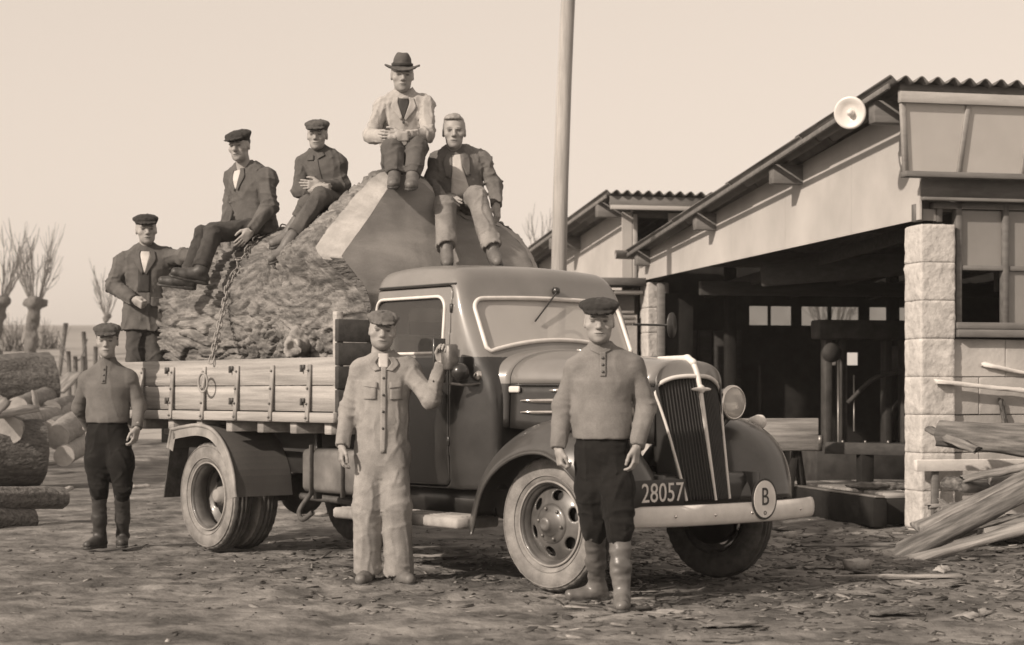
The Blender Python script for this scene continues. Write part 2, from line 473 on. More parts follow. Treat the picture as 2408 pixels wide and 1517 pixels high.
# ---- signed distance sculpting
class Sdf:
    def __init__(s, lo, hi, h):
        s.lo = np.asarray(lo, float); s.h = h
        s.n = np.ceil((np.asarray(hi) - s.lo) / h).astype(int) + 1
        s.ax = [s.lo[i] + h * np.arange(s.n[i]) for i in range(3)]
        s.d = np.ones(s.n, np.float32)
    def _sl(s, lo, hi):
        a = np.clip(np.floor((np.asarray(lo) - s.lo) / s.h).astype(int), 0, s.n)
        b = np.clip(np.ceil((np.asarray(hi) - s.lo) / s.h).astype(int) + 1, 0, s.n)
        return tuple(slice(i, j) for i, j in zip(a, b))
    def pts(s, sl):
        return np.stack(np.meshgrid(*[s.ax[i][sl[i]] for i in range(3)], indexing='ij'), -1)
    def op(s, fn, lo, hi, k=0.0, mode='add'):
        pad = k + 3 * s.h
        sl = s._sl(np.asarray(lo) - pad, np.asarray(hi) + pad)
        if any(q.stop <= q.start for q in sl): return s
        b = fn(s.pts(sl)).astype(np.float32); a = s.d[sl]
        if mode == 'sub': b = -b
        if mode == 'add':
            if k: h = np.clip(.5 + .5 * (a - b) / k, 0, 1); r = a + (b - a) * h - k * h * (1 - h)
            else: r = np.minimum(a, b)
        else:
            if k: h = np.clip(.5 - .5 * (a - b) / k, 0, 1); r = a + (b - a) * h + k * h * (1 - h)
            else: r = np.maximum(a, b)
        s.d[sl] = r
        return s
    def cone(s, a, b, ra, rb, k=.02, flat=None, f=1.0, mode='add'):
        a, b = np.asarray(a, float), np.asarray(b, float)
        fl = None if flat is None else norm(flat)
        def sq(v):
            return v if fl is None else v + (v @ fl)[..., None] * fl * (1 / f - 1)
        ba = sq((b - a)[None])[0]; bb = ba @ ba + 1e-9
        def fn(P):
            pa = sq(P - a); t = np.clip(pa @ ba / bb, 0, 1)
            return np.linalg.norm(pa - t[..., None] * ba, axis=-1) - (ra + (rb - ra) * t)
        R = max(ra, rb)
        return s.op(fn, np.minimum(a, b) - R, np.maximum(a, b) + R, k, mode)
    def ell(s, c, r, k=.02, M=None, mode='add'):
        c, r = np.asarray(c, float), np.asarray(r, float)
        def fn(P):
            q = P - c
            if M is not None: q = q @ M
            k0 = np.linalg.norm(q / r, axis=-1); k1 = np.linalg.norm(q / (r * r), axis=-1)
            return k0 * (k0 - 1) / (k1 + 1e-9)
        R = max(r)
        return s.op(fn, c - R, c + R, k, mode)
    def rbox(s, c, half, r=.01, k=.01, M=None, mode='add'):
        c, half = np.asarray(c, float), np.asarray(half, float)
        def fn(P):
            q = P - c
            if M is not None: q = q @ M
            q = np.abs(q) - (half - r)
            return np.linalg.norm(np.maximum(q, 0), axis=-1) + np.minimum(q.max(-1), 0) - r
        R = np.linalg.norm(half)
        return s.op(fn, c - R, c + R, k, mode)
    def cut(s, p, n, k=0.006, where=None):
        """remove everything on the side n points to, within radius where=(centre, r) if given"""
        p, n = np.asarray(p, float), norm(n)
        if where is None: lo, hi = s.lo, s.lo + s.h * s.n
        else: lo, hi = np.asarray(where[0]) - where[1], np.asarray(where[0]) + where[1]
        def fn(P):
            d = -((P - p) @ n)
            if where is not None:
                d = np.maximum(d, np.linalg.norm(P - np.asarray(where[0]), axis=-1) - where[1])
            return d
        return s.op(fn, lo, hi, k, 'sub')
    def rough(s, fn):
        m = np.abs(s.d) < 4 * s.h
        idx = np.argwhere(m)
        s.d[m] -= fn(s.lo + idx * s.h).astype(np.float32)
        return s
    def mesh(s):
        d = s.d; h = s.h
        S = d < 0
        c = np.zeros(np.array(d.shape) - 1, np.int8)
        for i in (0, 1):
            for j in (0, 1):
                for k in (0, 1):
                    c += S[i:S.shape[0] - 1 + i, j:S.shape[1] - 1 + j, k:S.shape[2] - 1 + k]
        act = (c > 0) & (c < 8)
        idx = -np.ones(act.shape, np.int32); A = np.argwhere(act); idx[act] = np.arange(len(A))
        vals = {}
        for i in (0, 1):
            for j in (0, 1):
                for k in (0, 1):
                    vals[i, j, k] = d[A[:, 0] + i, A[:, 1] + j, A[:, 2] + k]
        pos = np.zeros((len(A), 3)); cnt = np.zeros(len(A))
        for ax in range(3):
            for u in (0, 1):
                for v in (0, 1):
                    c0 = [u, v]; c0.insert(ax, 0); c1 = [u, v]; c1.insert(ax, 1)
                    a, b = vals[tuple(c0)], vals[tuple(c1)]
                    m = (a < 0) != (b < 0)
                    t = np.where(m, a / np.where(m, a - b, 1), 0)
                    p = np.zeros((len(A), 3)); p[:] = c0; p[:, ax] = t
                    pos += p * m[:, None]; cnt += m
        V = s.lo + (A + pos / cnt[:, None]) * h
        Q = []
        for ax in range(3):
            o1, o2 = [(1, 2), (2, 0), (0, 1)][ax]
            lo_ = [slice(None)] * 3; lo_[ax] = slice(0, -1); hi_ = [slice(None)] * 3; hi_[ax] = slice(1, None)
            a, b = S[tuple(lo_)], S[tuple(hi_)]
            m = a != b
            E = np.argwhere(m)
            ok = (E[:, o1] > 0) & (E[:, o2] > 0) & (E[:, o1] < d.shape[o1] - 1) & (E[:, o2] < d.shape[o2] - 1)
            E = E[ok]
            sg = a[E[:, 0], E[:, 1], E[:, 2]]
            q = []
            for (du, dv) in ((1, 1), (0, 1), (0, 0), (1, 0)):
                X = E.copy(); X[:, o1] -= du; X[:, o2] -= dv
                q.append(idx[X[:, 0], X[:, 1], X[:, 2]])
            q = np.stack(q, 1)
            q[~sg] = q[~sg][:, ::-1]
            Q.append(q)
        return V, np.concatenate(Q)

# ------------------------------------------------------------------ ground
def smooth01(t):
    t = np.clip(t, 0, 1); return t * t * (3 - 2 * t)
def terrain(x, y):
    rise = np.interp(y, [0, 30, 38, 60, 95, 150, 220], [0, 0, .35, 2.45, 4.4, 6.75, 8.2])
    side = smooth01((-1.0 - .055 * y - x) / 3.0)
    return np.clip(rise, 0, None) * side
def ground_z(x, y):
    x = np.atleast_1d(np.asarray(x, float)); y = np.atleast_1d(np.asarray(y, float))
    P = np.stack([x, y, 0 * x], 1)
    near = smooth01((60 - y) / 30)
    z = .022 * fbm(P * .55 + 3.1, 3) + (.020 * fbm(P * 2.3 + 9.7, 3) + .009 * (1 - 2 * np.abs(noise(P * 5.5 + 2))) - .004) * near
    return terrain(x, y) + z * smooth01(near + .2) - .012
def axis_pts(a, b, h, far, k=1.22):
    c = list(np.arange(a, b, h)); s = h; q = c[-1]
    hi, lo = [], []
    while q < far: s *= k; q += s; hi.append(q)
    s = h; q = a
    while q > -far: s *= k; q -= s; lo.append(q)
    return np.array(lo[::-1] + c + hi)
gx = axis_pts(-4.6, 5.2, .042, 1500); gy = axis_pts(8.4, 21, .045, 1500)
GX, GY = np.meshgrid(gx, gy, indexing='ij')
gz = ground_z(GX.ravel(), GY.ravel())
P = np.stack([GX, GY, gz.reshape(GX.shape)], -1)
nu, nv = P.shape[:2]
ii = (np.arange(nu - 1)[:, None] * nv + np.arange(nv - 1)[None]).ravel()
Fg = np.stack([ii, ii + nv, ii + nv + 1, ii + 1], 1)
ground = obj('ground', (P.reshape(-1, 3), Fg), ['dirt', 'field'])
ground['kind'] = 'structure'
cx = P.reshape(-1, 3)[Fg].mean(1)
edge = 39 + 4.0 * noise(np.stack([cx[:, 0] * .3, cx[:, 1] * .3, 0 * cx[:, 0]], 1)) 
ground.data.polygons.foreach_set('material_index', ((cx[:, 1] > edge) & (cx[:, 0] < .5)).astype(np.int32))

def gz1(x, y): return float(ground_z(x, y)[0])

# ------------------------------------------------------------------ sheds: a row of single-pitch bays
SX, SY, SA = 3.69, 16.5, math.radians(12.5)
def shed_w(x, y, z):
    return np.array((SX + x * math.cos(SA) - y * math.sin(SA), SY + x * math.sin(SA) + y * math.cos(SA), z))
shed = root('sawmill_shed', 'open-sided sawmill shed with corrugated sloping roof and block pillars, right of the truck', 'shed', (SX, SY, 0), SA)

def roof_z(y): return 3.985 - .087 * (y + .4)
def corrugated(name, x0, x1, y0, y1, zf, parent, nx=None, amp=.026, pitch=.152):
    n = int((x1 - x0) / (pitch / 10)) + 1
    xs = np.linspace(x0, x1, n); ys = np.linspace(y0, y1, 5)
    G = np.zeros((n, 5, 3)); G[..., 0] = xs[:, None]; G[..., 1] = ys[None]
    G[..., 0] += .0267 * (ys[None] + .4) * (1 if parent is shed else 0)
    G[..., 2] = zf(ys)[None] + amp * np.cos((xs - x0) / pitch * 2 * math.pi)[:, None]
    o = obj(name, grid(G), 'corrugated', parent); solid(o, .011)
    return o
for k in range(4):      # overlapping sheets down the slope
    a, b = [(-.42, 2.0), (1.9, 4.3), (4.2, 6.6), (6.5, 8.75)][k]
    corrugated('roof_sheet', -.49, 9.2, a, b, lambda y, k=k: roof_z(y) - .012 * k, shed)
# barge strip along the roof's near edge, purlins and rafters
obj('barge_board', beam((-.47, -.36, roof_z(-.36) - .055), (-.23, 8.72, roof_z(8.72) - .085), .03, .05), 'shed_trim', shed)
for y in (.14, 2.9, 5.7, 8.45):
    xl_ = -.43 + .0267 * (y + .4)
    obj('purlin', box(((xl_ + 9.0) / 2, y, roof_z(y) - .165), (9.0 - xl_, .14, .20), .006), 'shed_trim', shed)
for x in (.05, 3.1, 6.1):
    obj('rafter', beam((x + .06, .05, roof_z(.05) - .36), (x + .06, 9.0, roof_z(9.0) - .36), .10, .20), 'soot_wood', shed)
# cement panels above the opening
py = [.0, 1.55, 3.35, 5.1, 6.9, 8.95]
for a, b in zip(py[:-1], py[1:]):
    a2, b2 = a + .002, b - .002
    zl = lambda y: 2.80 - .004 * y
    poly = [(a2, zl(a2)), (b2, zl(b2)), (b2, roof_z(b2) - .045), (a2, roof_z(a2) - .045)]
    V, F = prism(poly, .02, axis=0)
    obj('wall_panel', (V + (-.012, 0, 0), F), 'panel', shed, smooth=False)
obj('lintel', box((.09, 4.5, 2.90), (.12, 8.2, .16), .006), 'soot_wood', shed)

def pillar(parent, x, y, wx, wy, z1, n, seed):
    r = np.random.default_rng(seed)
    core = obj('pillar', box((x + wx / 2, y + wy / 2, z1 / 2 - .05), (wx - .035, wy - .035, z1 + .1)), 'mortar', parent, smooth=False)
    h = (z1) / n
    for i in range(n):
        s = Sdf((-wx / 2 - .04, -wy / 2 - .04, -h / 2 - .03), (wx / 2 + .04, wy / 2 + .04, h / 2 + .03), .017)
        s.rbox((0, 0, 0), (wx / 2, wy / 2, h / 2 + .001), .003)
        off = np.array((0, 0, h * i + seed))
        hsh = r.normal(0, .003, 2)
        s.rough(lambda P: (.009 * fbm((P + off) * 6, 3) + .006 * noise((P + off) * 26)) * np.clip((h / 2 - np.abs(P[:, 2])) / .02, .45, 1))
        V, F = s.mesh()
        obj('block', (V + (x + wx / 2, y + wy / 2, h * (i + .5)), F), 'block', core)
    return core
pillar(shed, 0, 0, .34, .36, 2.76, 8, 1)
pillar(shed, .0, 8.55, .31, .36, 2.73, 8, 2)

# front: leaning glazed band, fascia, windows, block wall
G0 = np.array((-.33, -.33, 3.84)); G1 = np.array((-.20, -.13, 3.185))
def gp(x, t):                       # point on the leaning band
    return np.array((x + (0 if x > 0 else 0), G0[1] + (G1[1] - G0[1]) * t, G0[2] + (G1[2] - G0[2]) * t))
obj('glazing_rail', beam(gp(-.36, 0), gp(9, 0), .07, .10), 'shed_trim_pale', shed)
obj('glazing_rail', beam(gp(-.24, 1) + (0, -.02, 0), gp(9, 1) + (0, -.02, 0), .13, .05), 'shed_trim', shed)
obj('eaves_board', box((4.3, -.30, 3.925), (9.3, .05, .075), .004), 'shed_trim', shed)
bars = [-.33, .30, .92, 1.55, 2.2, 2.9, 3.6]
for i, x in enumerate(bars):
    x1 = x + .12 if i == 0 else x
    obj('glazing_bar', beam(gp(x, .03), gp(x1, .97), .045, .05, up=(0, 1, 0)), 'shed_trim_pale', shed)
for i, (a, b) in enumerate(zip(bars[:-1], bars[1:])):
    a1 = a + .12 if i == 0 else a
    V = np.array([gp(a + .024, .05), gp(b - .024, .05), gp(b - .024, .96), gp(a1 + .024, .96)])
    o = obj('glass_pane', (V, [[0, 1, 2, 3]]), 'glass_shed', shed, smooth=False); solid(o, .006)
obj('glazing_brace', beam(gp(.98, .78) + (0, .07, 0), gp(1.42, .10) + (0, .07, 0), .03, .09, up=(0, 1, 0)), 'shed_trim_pale', shed)
obj('glazing_back_wall', box((4.6, .25, 3.4), (9.2, .03, 1.0)), 'shed_trim_pale', shed)
obj('fascia_board', box((4.55, .02, 3.085), (9.1, .06, .185), .004), 'shed_trim', shed)
obj('fascia_strip', box((4.55, -.02, 2.985), (9.1, .09, .03), .004), 'shed_trim', shed)
V, F = prism([(.0, 2.80), (.0, 3.2), (-.12, 3.75), (0.3, 3.9), (.3, 2.80)], .03, axis=1)
# window wall
wf = obj('window_frame', join([
    box((.40, .10, 2.40), (.055, .10, 1.14), .004), box((.865, .09, 2.40), (.05, .09, 1.14), .004),
    box((1.33, .10, 2.40), (.06, .10, 1.14), .004), box((2.6, .10, 2.40), (.06, .10, 1.14), .004),
    box((4.7, .10, 2.94), (9.1, .10, .06), .004), box((1.5, .10, 2.375), (2.2, .08, .045), .004),
    box((1.55, .06, 1.845), (2.4, .16, .06), .004), box((.02, .12, 2.87), (.07, .1, .16), .004), box((.22, .12, 2.87), (.05, .1, .16), .004)]), 'shed_trim', shed)
obj('window_sill', box((1.6, .02, 1.775), (2.5, .10, .07), .006), 'shed_trim', shed)
for (a, b, c, d) in ((.43, .838, 2.40, 2.90), (.893, 1.298, 2.40, 2.90), (.893, 1.298, 1.878, 2.35), (.06, .193, 2.80, 2.905)):
    V = np.array([(a, .10, c), (b, .10, c), (b, .10, d), (a, .10, d)], float)
    o = obj('window_pane', (V, [[0, 1, 2, 3]]), 'glass_window', shed, smooth=False); solid(o, .005)
bw = obj('block_wall', box((4.75, .22, .86), (8.85, .12, 1.72)), 'mortar', shed, smooth=False)
r = np.random.default_rng(5)
for c in range(5):
    x = .345 - (.26 if c % 2 else 0)
    while x < 3.4:
        w = .52; x0 = max(x, .345); x1 = x + w
        if x1 - x0 > .08:
            V, F = box(((x0 + x1) / 2, .13 + r.normal(0, .004), .345 * (c + .5)), (x1 - x0 - .005, .12, .345 - .005), .006, .0015)
            obj('block', (V, F), 'plaster', bw, smooth=False)
        x = x1
# inside: floor, back wall with openings, far walls
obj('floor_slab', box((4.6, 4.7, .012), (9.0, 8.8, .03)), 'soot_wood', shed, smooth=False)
def wall_with_holes(name, x0, x1, z0, z1, y, th, holes, parent, m):
    xs = sorted({x0, x1, *[h[0] for h in holes], *[h[1] for h in holes]}); zs = sorted({z0, z1, *[h[2] for h in holes], *[h[3] for h in holes]})
    parts = []
    for a, b in zip(xs[:-1], xs[1:]):
        for c, d in zip(zs[:-1], zs[1:]):
            if not any(h[0] <= (a + b) / 2 <= h[1] and h[2] <= (c + d) / 2 <= h[3] for h in holes): parts.append((a, b, c, d))
    return obj(name, join([box(((a + b) / 2, y, (c + d) / 2), (b - a, th, d - c)) for a, b, c, d in parts]), m, parent, smooth=False)
holes = [(1.65, 1.94, 2.18, 2.45), (1.97, 2.29, 2.18, 2.45), (2.43, 2.84, 2.18, 2.45), (2.88, 3.31, 2.18, 2.45), (3.46, 3.87, 2.18, 2.45), (3.92, 4.3, 2.18, 2.45),
         (2.72, 3.30, 1.62, 1.80)]
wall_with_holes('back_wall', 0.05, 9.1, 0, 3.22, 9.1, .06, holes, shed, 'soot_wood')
for h in holes[:6]:
    V = np.array([(h[0], 9.1, h[2]), (h[1], 9.1, h[2]), (h[1], 9.1, h[3]), (h[0], 9.1, h[3])], float)
    obj('window_pane', (V, [[0, 1, 2, 3]]), 'glass_window', shed, smooth=False)
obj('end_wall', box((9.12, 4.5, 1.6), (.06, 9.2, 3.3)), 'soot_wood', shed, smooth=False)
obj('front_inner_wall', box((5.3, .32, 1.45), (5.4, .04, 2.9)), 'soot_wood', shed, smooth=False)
for x in (1.2, 3.6):
    obj('post', box((x, 8.6, 1.5), (.14, .14, 3.0), .006), 'soot_wood', shed)
obj('tie_beam', beam((.4, 5.2, 2.62), (5.0, 2.6, 2.95), .10, .26), 'dark_plank', shed)
for x in (1.0, 2.2, 3.4, 4.6, 5.8):
    obj('joist', beam((x, .4, 2.98), (x, 9.0, 2.62), .07, .14), 'dark_plank', shed)
obj('tie_beam', beam((.3, 7.2, 2.58), (6.0, 7.2, 2.60), .10, .18), 'dark_plank', shed)
obj('king_post', beam((2.9, 4.1, 2.4), (2.9, 4.1, 3.2), .10, .10), 'dark_plank', shed)
for k in range(5):
    obj('wall_board', box((.55 + .22 * k, 9.05, 1.05), (.19, .03, 2.1), .004), 'dark_plank', shed)
obj('hanging_pulley', xf(lathe([(0, -.02), (.12, -.02), (.12, .02), (0, .02)], 24, 'Y'), None, (1.45, 5.6, 1.72)), 'machine', shed)
obj('door_jamb', box((.10, 8.25, 1.35), (.10, .07, 2.7), .005), 'shed_trim', shed)
obj('sliding_door', box((.34, 8.38, 1.3), (.5, .05, 2.55), .004), 'soot_wood', shed)
# gutter and ends of timber at the low eave
obj('eaves_gutter', tube([(-.38, 8.80, 3.12), (.8, 8.80, 3.10)], .06, 12), 'dusty_metal', shed)

# second bay, further back
B2 = 9.3
shed2 = root('sawmill_shed', 'farther grey shed bay with corrugated roof edge, behind the pole and truck cab', 'shed', tuple(shed_w(0, B2, 0)), SA)
for k in range(3):
    a, b = [(-.42, 2.0), (1.9, 4.3), (4.2, 8.2)][k]
    corrugated('roof_sheet', -.49, 1.75, a, b, lambda y, k=k: roof_z(y) - .008 * k, shed2)
obj('barge_board', beam((-.47, -.36, roof_z(-.36) - .055), (-.47, 8.15, roof_z(8.15) - .055), .03, .05), 'shed_trim', shed2)
for y in (.14, 2.9, 5.7):
    obj('purlin', box((.5, y, roof_z(y) - .15), (1.95, .14, .20), .006), 'shed_trim', shed2)
for a, b in ((.0, 1.7), (1.7, 3.3), (3.3, 5.5), (5.5, 8.1)):
    a2, b2 = a + .002, b - .002
    V, F = prism([(a2, .0), (b2, .0), (b2, roof_z(b2) - .045), (a2, roof_z(a2) - .045)], .02, axis=0)
    obj('wall_panel', (V, F), 'panel', shed2, smooth=False)
obj('fascia_board', box((.66, -.33, roof_z(-.33) - .12), (2.15, .05, .16), .004), 'shed_trim', shed2)
obj('fascia_strip', box((.66, -.38, roof_z(-.33) - .20), (2.15, .06, .06), .004), 'shed_trim_pale', shed2)
obj('front_panel', box((-.08, -.02, 2.0), (.14, .03, 3.5)), 'panel', shed2, smooth=False)
obj('front_panel', box((1.1, -.02, 2.0), (1.15, .03, 3.5)), 'panel', shed2, smooth=False)
obj('front_panel', box((.26, .06, 1.6), (.56, .03, 2.6)), 'panel', shed2, smooth=False)
obj('opening_frame', beam((.03, -.05, 1.8), (.03, -.05, 3.72), .06, .06), 'shed_trim_pale', shed2)
obj('side_wall', box((1.66, 4.1, 1.8), (.03, 8.2, 3.2)), 'panel', shed2, smooth=False)
obj('dark_ceiling', box((.85, 4.0, 3.2), (1.5, 8.0, .02)), 'soot_wood', shed2, smooth=False)
# lean-to between the bays, seen past the cab
annex = root('lean_to', 'low lean-to with slatted shutter beside the far block pillar', 'shed', tuple(shed_w(-.62, 8.7, 0)), SA)
obj('wall', box((.28, .35, 1.15), (.54, .5, 2.3), .004), 'plaster', annex, smooth=False)
obj('eaves_board', box((.25, .22, 2.74), (.72, .7, .10), .004), 'shed_trim', annex)
obj('eaves_board', box((.25, .25, 2.60), (.68, .6, .05), .004), 'shed_trim_pale', annex)
obj('head_wall', box((.28, .40, 2.45), (.52, .4, .28), .004), 'shed_trim', annex, smooth=False)
for k in range(3):
    obj('slat', box((.25, .09, 2.33 - .07 * k), (.5, .03, .035), .003), 'shed_trim_pale', annex)

# lamp on the roof edge
lp = at(2000, 265, 16.25)
lamp = root('yard_lamp', 'white round enamel lamp reflector fixed to the shed roof edge', 'lamp', tuple(lp))
fd = norm((-.40, -.90, -.16)); rx = norm(np.cross((0, 0, 1), fd)); M = np.stack([rx, fd, np.cross(rx, fd)], 1)
obj('reflector', xf(lathe([(.015, -.02), (.05, -.018), (.085, .0), (.125, .035), (.142, .03), (.146, .018), (.13, .010), (.09, -.025), (.05, -.045), (.02, -.06), (0, -.06)], 40), M), 'enamel', lamp)
obj('bulb_socket', xf(lathe([(0, .055), (.022, .05), (.03, .03), (.03, -.01), (.036, -.016)], 20), M), 'enamel', lamp)
obj('swan_neck', tube(catmull([M @ (0, -.05, 0), M @ (0, -.12, .03), M @ (0, -.22, .04), M @ (.02, -.34, .0)], 12), .012, 8), 'iron', lamp)

# telegraph pole
pb = at(1294, 1150, 22.5); pb[2] = gz1(pb[0], pb[1])
pole = root('telegraph_pole', 'tall smooth wooden pole rising behind the truck cab', 'pole', tuple(pb))
zz = np.linspace(0, 8.4, 24); pz = np.stack([.035 * zz + .012 * np.sin(zz), 0 * zz, zz - .2], 1)
V, F = tube(pz, .105 - .003 * zz, 20)
V[:, :2] += (.005 * noise(V * 3))[:, None]
obj('shaft', (V, F), 'pole_wood', pole)
obj('pole_band', xf(lathe([(.108, -.02), (.112, -.02), (.112, .02), (.108, .02)], 20, 'Z'), None, (.035 * 1.2, 0, 1.0)), 'iron', pole)

# ------------------------------------------------------------------ inside the shed and at its mouth
def in_shed(x, y, z=0): return tuple(shed_w(x, y, z))
saw = root('frame_saw', 'dark upright frame saw machine standing inside the shed', 'machine', in_shed(2.05, 6.2), SA)
for x in (-.42, -.22, .38, .62):
    obj('column', box((x, 0, 1.0), (.09, .16, 2.0), .006), 'machine', saw)
obj('crosshead', box((.1, 0, 2.02), (1.35, .3, .24), .02), 'machine', saw)
obj('bed_frame', box((.1, .1, .35), (1.6, .9, .5), .02), 'machine', saw)
obj('guide_rod', tube([(-.32, -.14, .6), (-.32, -.14, 1.75)], .014, 10), 'machine_bright', saw)
obj('guide_rod', tube([(-.12, -.16, .75), (-.12, -.16, 1.45)], .010, 10), 'machine_bright', saw)
obj('lever', tube(catmull([(-.2, -.15, 1.1), (.1, -.25, 1.4), (.5, -.2, 1.5)], 12), .03, 8), 'machine', saw)
fw = obj('flywheel', xf(lathe([(.50, -.05), (.56, -.05), (.56, .05), (.50, .05)], 36, closed=True), None, (1.05, .2, .75)), 'machine', saw)
for k in range(5):
    q = k * 2 * math.pi / 5
    obj('spoke', tube([(1.05, .2, .75), (1.05 + .52 * math.cos(q), .2, .75 + .52 * math.sin(q))], .03, 6), 'machine', fw)
obj('hopper', box((.85, .3, 1.65), (.5, .4, .35), .02), 'machine', saw)
cab_ = root('machine_cabinet', 'dark boxy cabinet beside the frame saw in the shed', 'machine', in_shed(3.4, 5.6), SA)
obj('housing', box((0, 0, .7), (.8, .6, 1.4), .02), 'machine', cab_)
obj('hatch', box((0, -.31, .8), (.5, .02, .7), .004), 'soot_wood', cab_)
obj('label_plate', box((-.25, -.325, 1.25), (.05, .006, .14), .001), 'machine_bright', cab_)

car = root('log_carriage', 'dark log carriage beam with metal end inside the shed mouth', 'carriage', in_shed(.2, 2.6), SA)
obj('carriage_beam', beam((-.05, .0, .66), (2.6, -1.6, .62), .16, .12), 'dark_plank', car)
obj('wheel_block', xf(lathe([(0, -.035), (.085, -.035), (.085, .035), (0, .035)], 20, 'Z'), None, (-.16, .05, .66)), 'machine_bright', car)
obj('end_bolt', xf(lathe([(0, .05), (.03, .045), (.03, -.05), (0, -.05)], 12, 'Z'), None, (-.10, .03, .74)), 'machine_bright', car)
for x, y in ((.3, -.2), (1.8, -1.1)):
    obj('support', box((x, y, .30), (.14, .14, .60), .006), 'soot_wood', car)
for k in range(4):
    obj('bolt', xf(lathe([(0, .02), (.014, .018), (.014, 0)], 8, 'Z'), None, (.1 + .2 * k, -.09 - .12 * k, .72)), 'machine_bright', car)

deck = root('timber_deck', 'low dark timber deck with sawdust on top in the shed mouth', 'deck', in_shed(-.05, 1.5), SA)
for k in range(6):
    x = .05 + k * .36
    V, F = box((x + .17, .55, .26), (.345, 2.5, .05), .006, .003)
    obj('deck_board', (V, F), 'plank', deck)
obj('edge_beam', box((-.17, .45, .13), (.14, 3.1, .27), .008), 'soot_wood', deck)
obj('edge_strip', box((-.175, .45, .277), (.10, 3.12, .02), .003), 'machine_bright', deck)
obj('cross_beam', box((1.0, -.85, .12), (2.3, .14, .23), .008), 'soot_wood', deck)
r = np.random.default_rng(11)
for k in range(5):
    c = np.array((.15 + .3 * k + r.uniform(0, .1), -.25 + r.uniform(-.35, .5), .33))
    s = Sdf(c - (.4, .2, .08), c + (.4, .2, .1), .018)
    a = r.uniform(-.5, .5)
    s.ell(c, (.30, .09, .035), M=rotm('Z', math.degrees(a)))
    s.rough(lambda P: .02 * fbm(P * 11 + k * 7, 3))
    V, F = s.mesh()
    o = obj('bark_slab', (V, F), ['slab', 'dark_bark'][k % 2]); o.parent = None
    o.location = shed_w(-.05, 1.5, 0); o.rotation_euler = (0, 0, SA)
    tag(o, ['curled bark slab on the timber deck, nearest the pillar', 'dark bark slab lying across the timber deck', 'flat pale slab of bark on the deck boards',
            'dark bark strip at the back of the timber deck', 'pale bark strip deepest in on the deck'][k], 'bark slab', 'bark slabs on the timber deck')

# pale sawn board on a trestle at the mouth
bp0 = at(1868, 1022, 18.6)
brd = root('sawn_board', 'wide pale sawn board end standing across the shed mouth behind the fender', 'board', (bp0[0], bp0[1], 0), SA)
obj('board', box((-.42, 0, bp0[2]), (1.34, .05, .33), .004, .002), 'plank', brd)
for x in (-.85, .05):
    obj('trestle_leg', beam((x - .1, .1, 0), (x, .08, bp0[2] - .12), .07, .07), 'soot_wood', brd)
    obj('trestle_leg', beam((x + .14, .16, 0), (x, .08, bp0[2] - .12), .07, .07), 'soot_wood', brd)

# ------------------------------------------------------------------ slabs and boards at the right
def slab_thing(name, label, cat, a, b, w, th, m, bark=True, group=None, roll=0.0, jag=.02, seed=0):
    """half-round offcut or board from a to b: a flat sawn face and a rounded bark back"""
    a, b = np.asarray(a, float), np.asarray(b, float)
    x = norm(b - a); y = norm(np.cross((0, 0, 1), x)); z = np.cross(x, y)
    R = np.stack([x, y, z], 1) @ rotm('X', roll)
    L = np.linalg.norm(b - a); n = max(8, int(L / .12)); k = 12
    rr = np.random.default_rng(seed)
    Pn = np.zeros((n, k, 3))
    for i in range(n):
        u = i / (n - 1)
        ww = w * ((1 + .10 * math.sin(5 * u + seed) + .05 * rr.normal()) if bark else 1 + .015 * rr.normal())
        for j in range(k):
            q = j / (k - 1)
            if bark:
                ang = math.pi * j / (k - 1); Y, Z = -math.cos(ang) * ww / 2, math.sin(ang) * th
            else:
                e = [(-.5, 0), (-.5, .5), (-.5, 1), (-.3, 1), (-.1, 1), (.1, 1), (.3, 1), (.5, 1), (.5, .5), (.5, 0), (.2, 0), (-.2, 0)][j]
                Y, Z = e[0] * ww, e[1] * th
            Pn[i, j] = (u * L, Y, Z)
    Pn[..., 1:] += rr.normal(0, .004, Pn[..., 1:].shape)
    Pn[0, :, 0] += rr.uniform(-jag, jag, k); Pn[-1, :, 0] += rr.uniform(-jag, jag, k)
    V, F = grid(Pn, close_v=True)
    F = F + [list(range(k)), [(n - 1) * k + j for j in reversed(range(k))]]
    o = obj(name, (V, F), m); o.location = a
    o.rotation_euler = Matrix(R.tolist()).to_euler()
    fix_normals(o)
    return tag(o, label, cat, group)
GR = 'offcuts heaped by the shed'
slab_thing('offcut_board', 'long pale board slanting up from the ground, upper of the two at the lower right', 'board', at(2118, 1308, 14.0), at(2560, 1085, 14.3), .20, .05, 'slab', False, GR, 28, .06, seed=1)
slab_thing('offcut_board', 'thin pale board slanting up from the ground, lower of the two at the lower right', 'board', at(2105, 1332, 13.7), at(2560, 1205, 13.9), .11, .035, 'plank', False, GR, 20, seed=2)
slab_thing('offcut_slab', 'dark rough plank leaning behind the pale boards by the pillar', 'board', at(2165, 1252, 14.9), at(2560, 1065, 15.3), .24, .07, 'slab', True, GR, 30, seed=3)
slab_thing('offcut_slab', 'thick bark slab resting on the white ledge against the wall', 'slab', at(2205, 1022, 15.9), at(2560, 1058, 15.5), .30, .13, 'slab', True, GR, 50, seed=4)
slab_thing('offcut_slab', 'thin bark strip leaning on top of the thick slab by the wall', 'slab', at(2185, 1012, 16.0), at(2300, 1062, 15.4), .10, .04, 'slab', True, GR, 20, seed=5)
slab_thing('offcut_slab', 'thin upper slab lying along the wall under the window', 'slab', at(2235, 1010, 16.05), at(2560, 1018, 15.9), .14, .06, 'slab', True, GR, 40, seed=6)
slab_thing('offcut_slab', 'short half-round slab with pale cut end below the white ledge', 'slab', at(2236, 1150, 15.3), at(2345, 1158, 15.9), .22, .11, 'slab', True, GR, 10, seed=7)
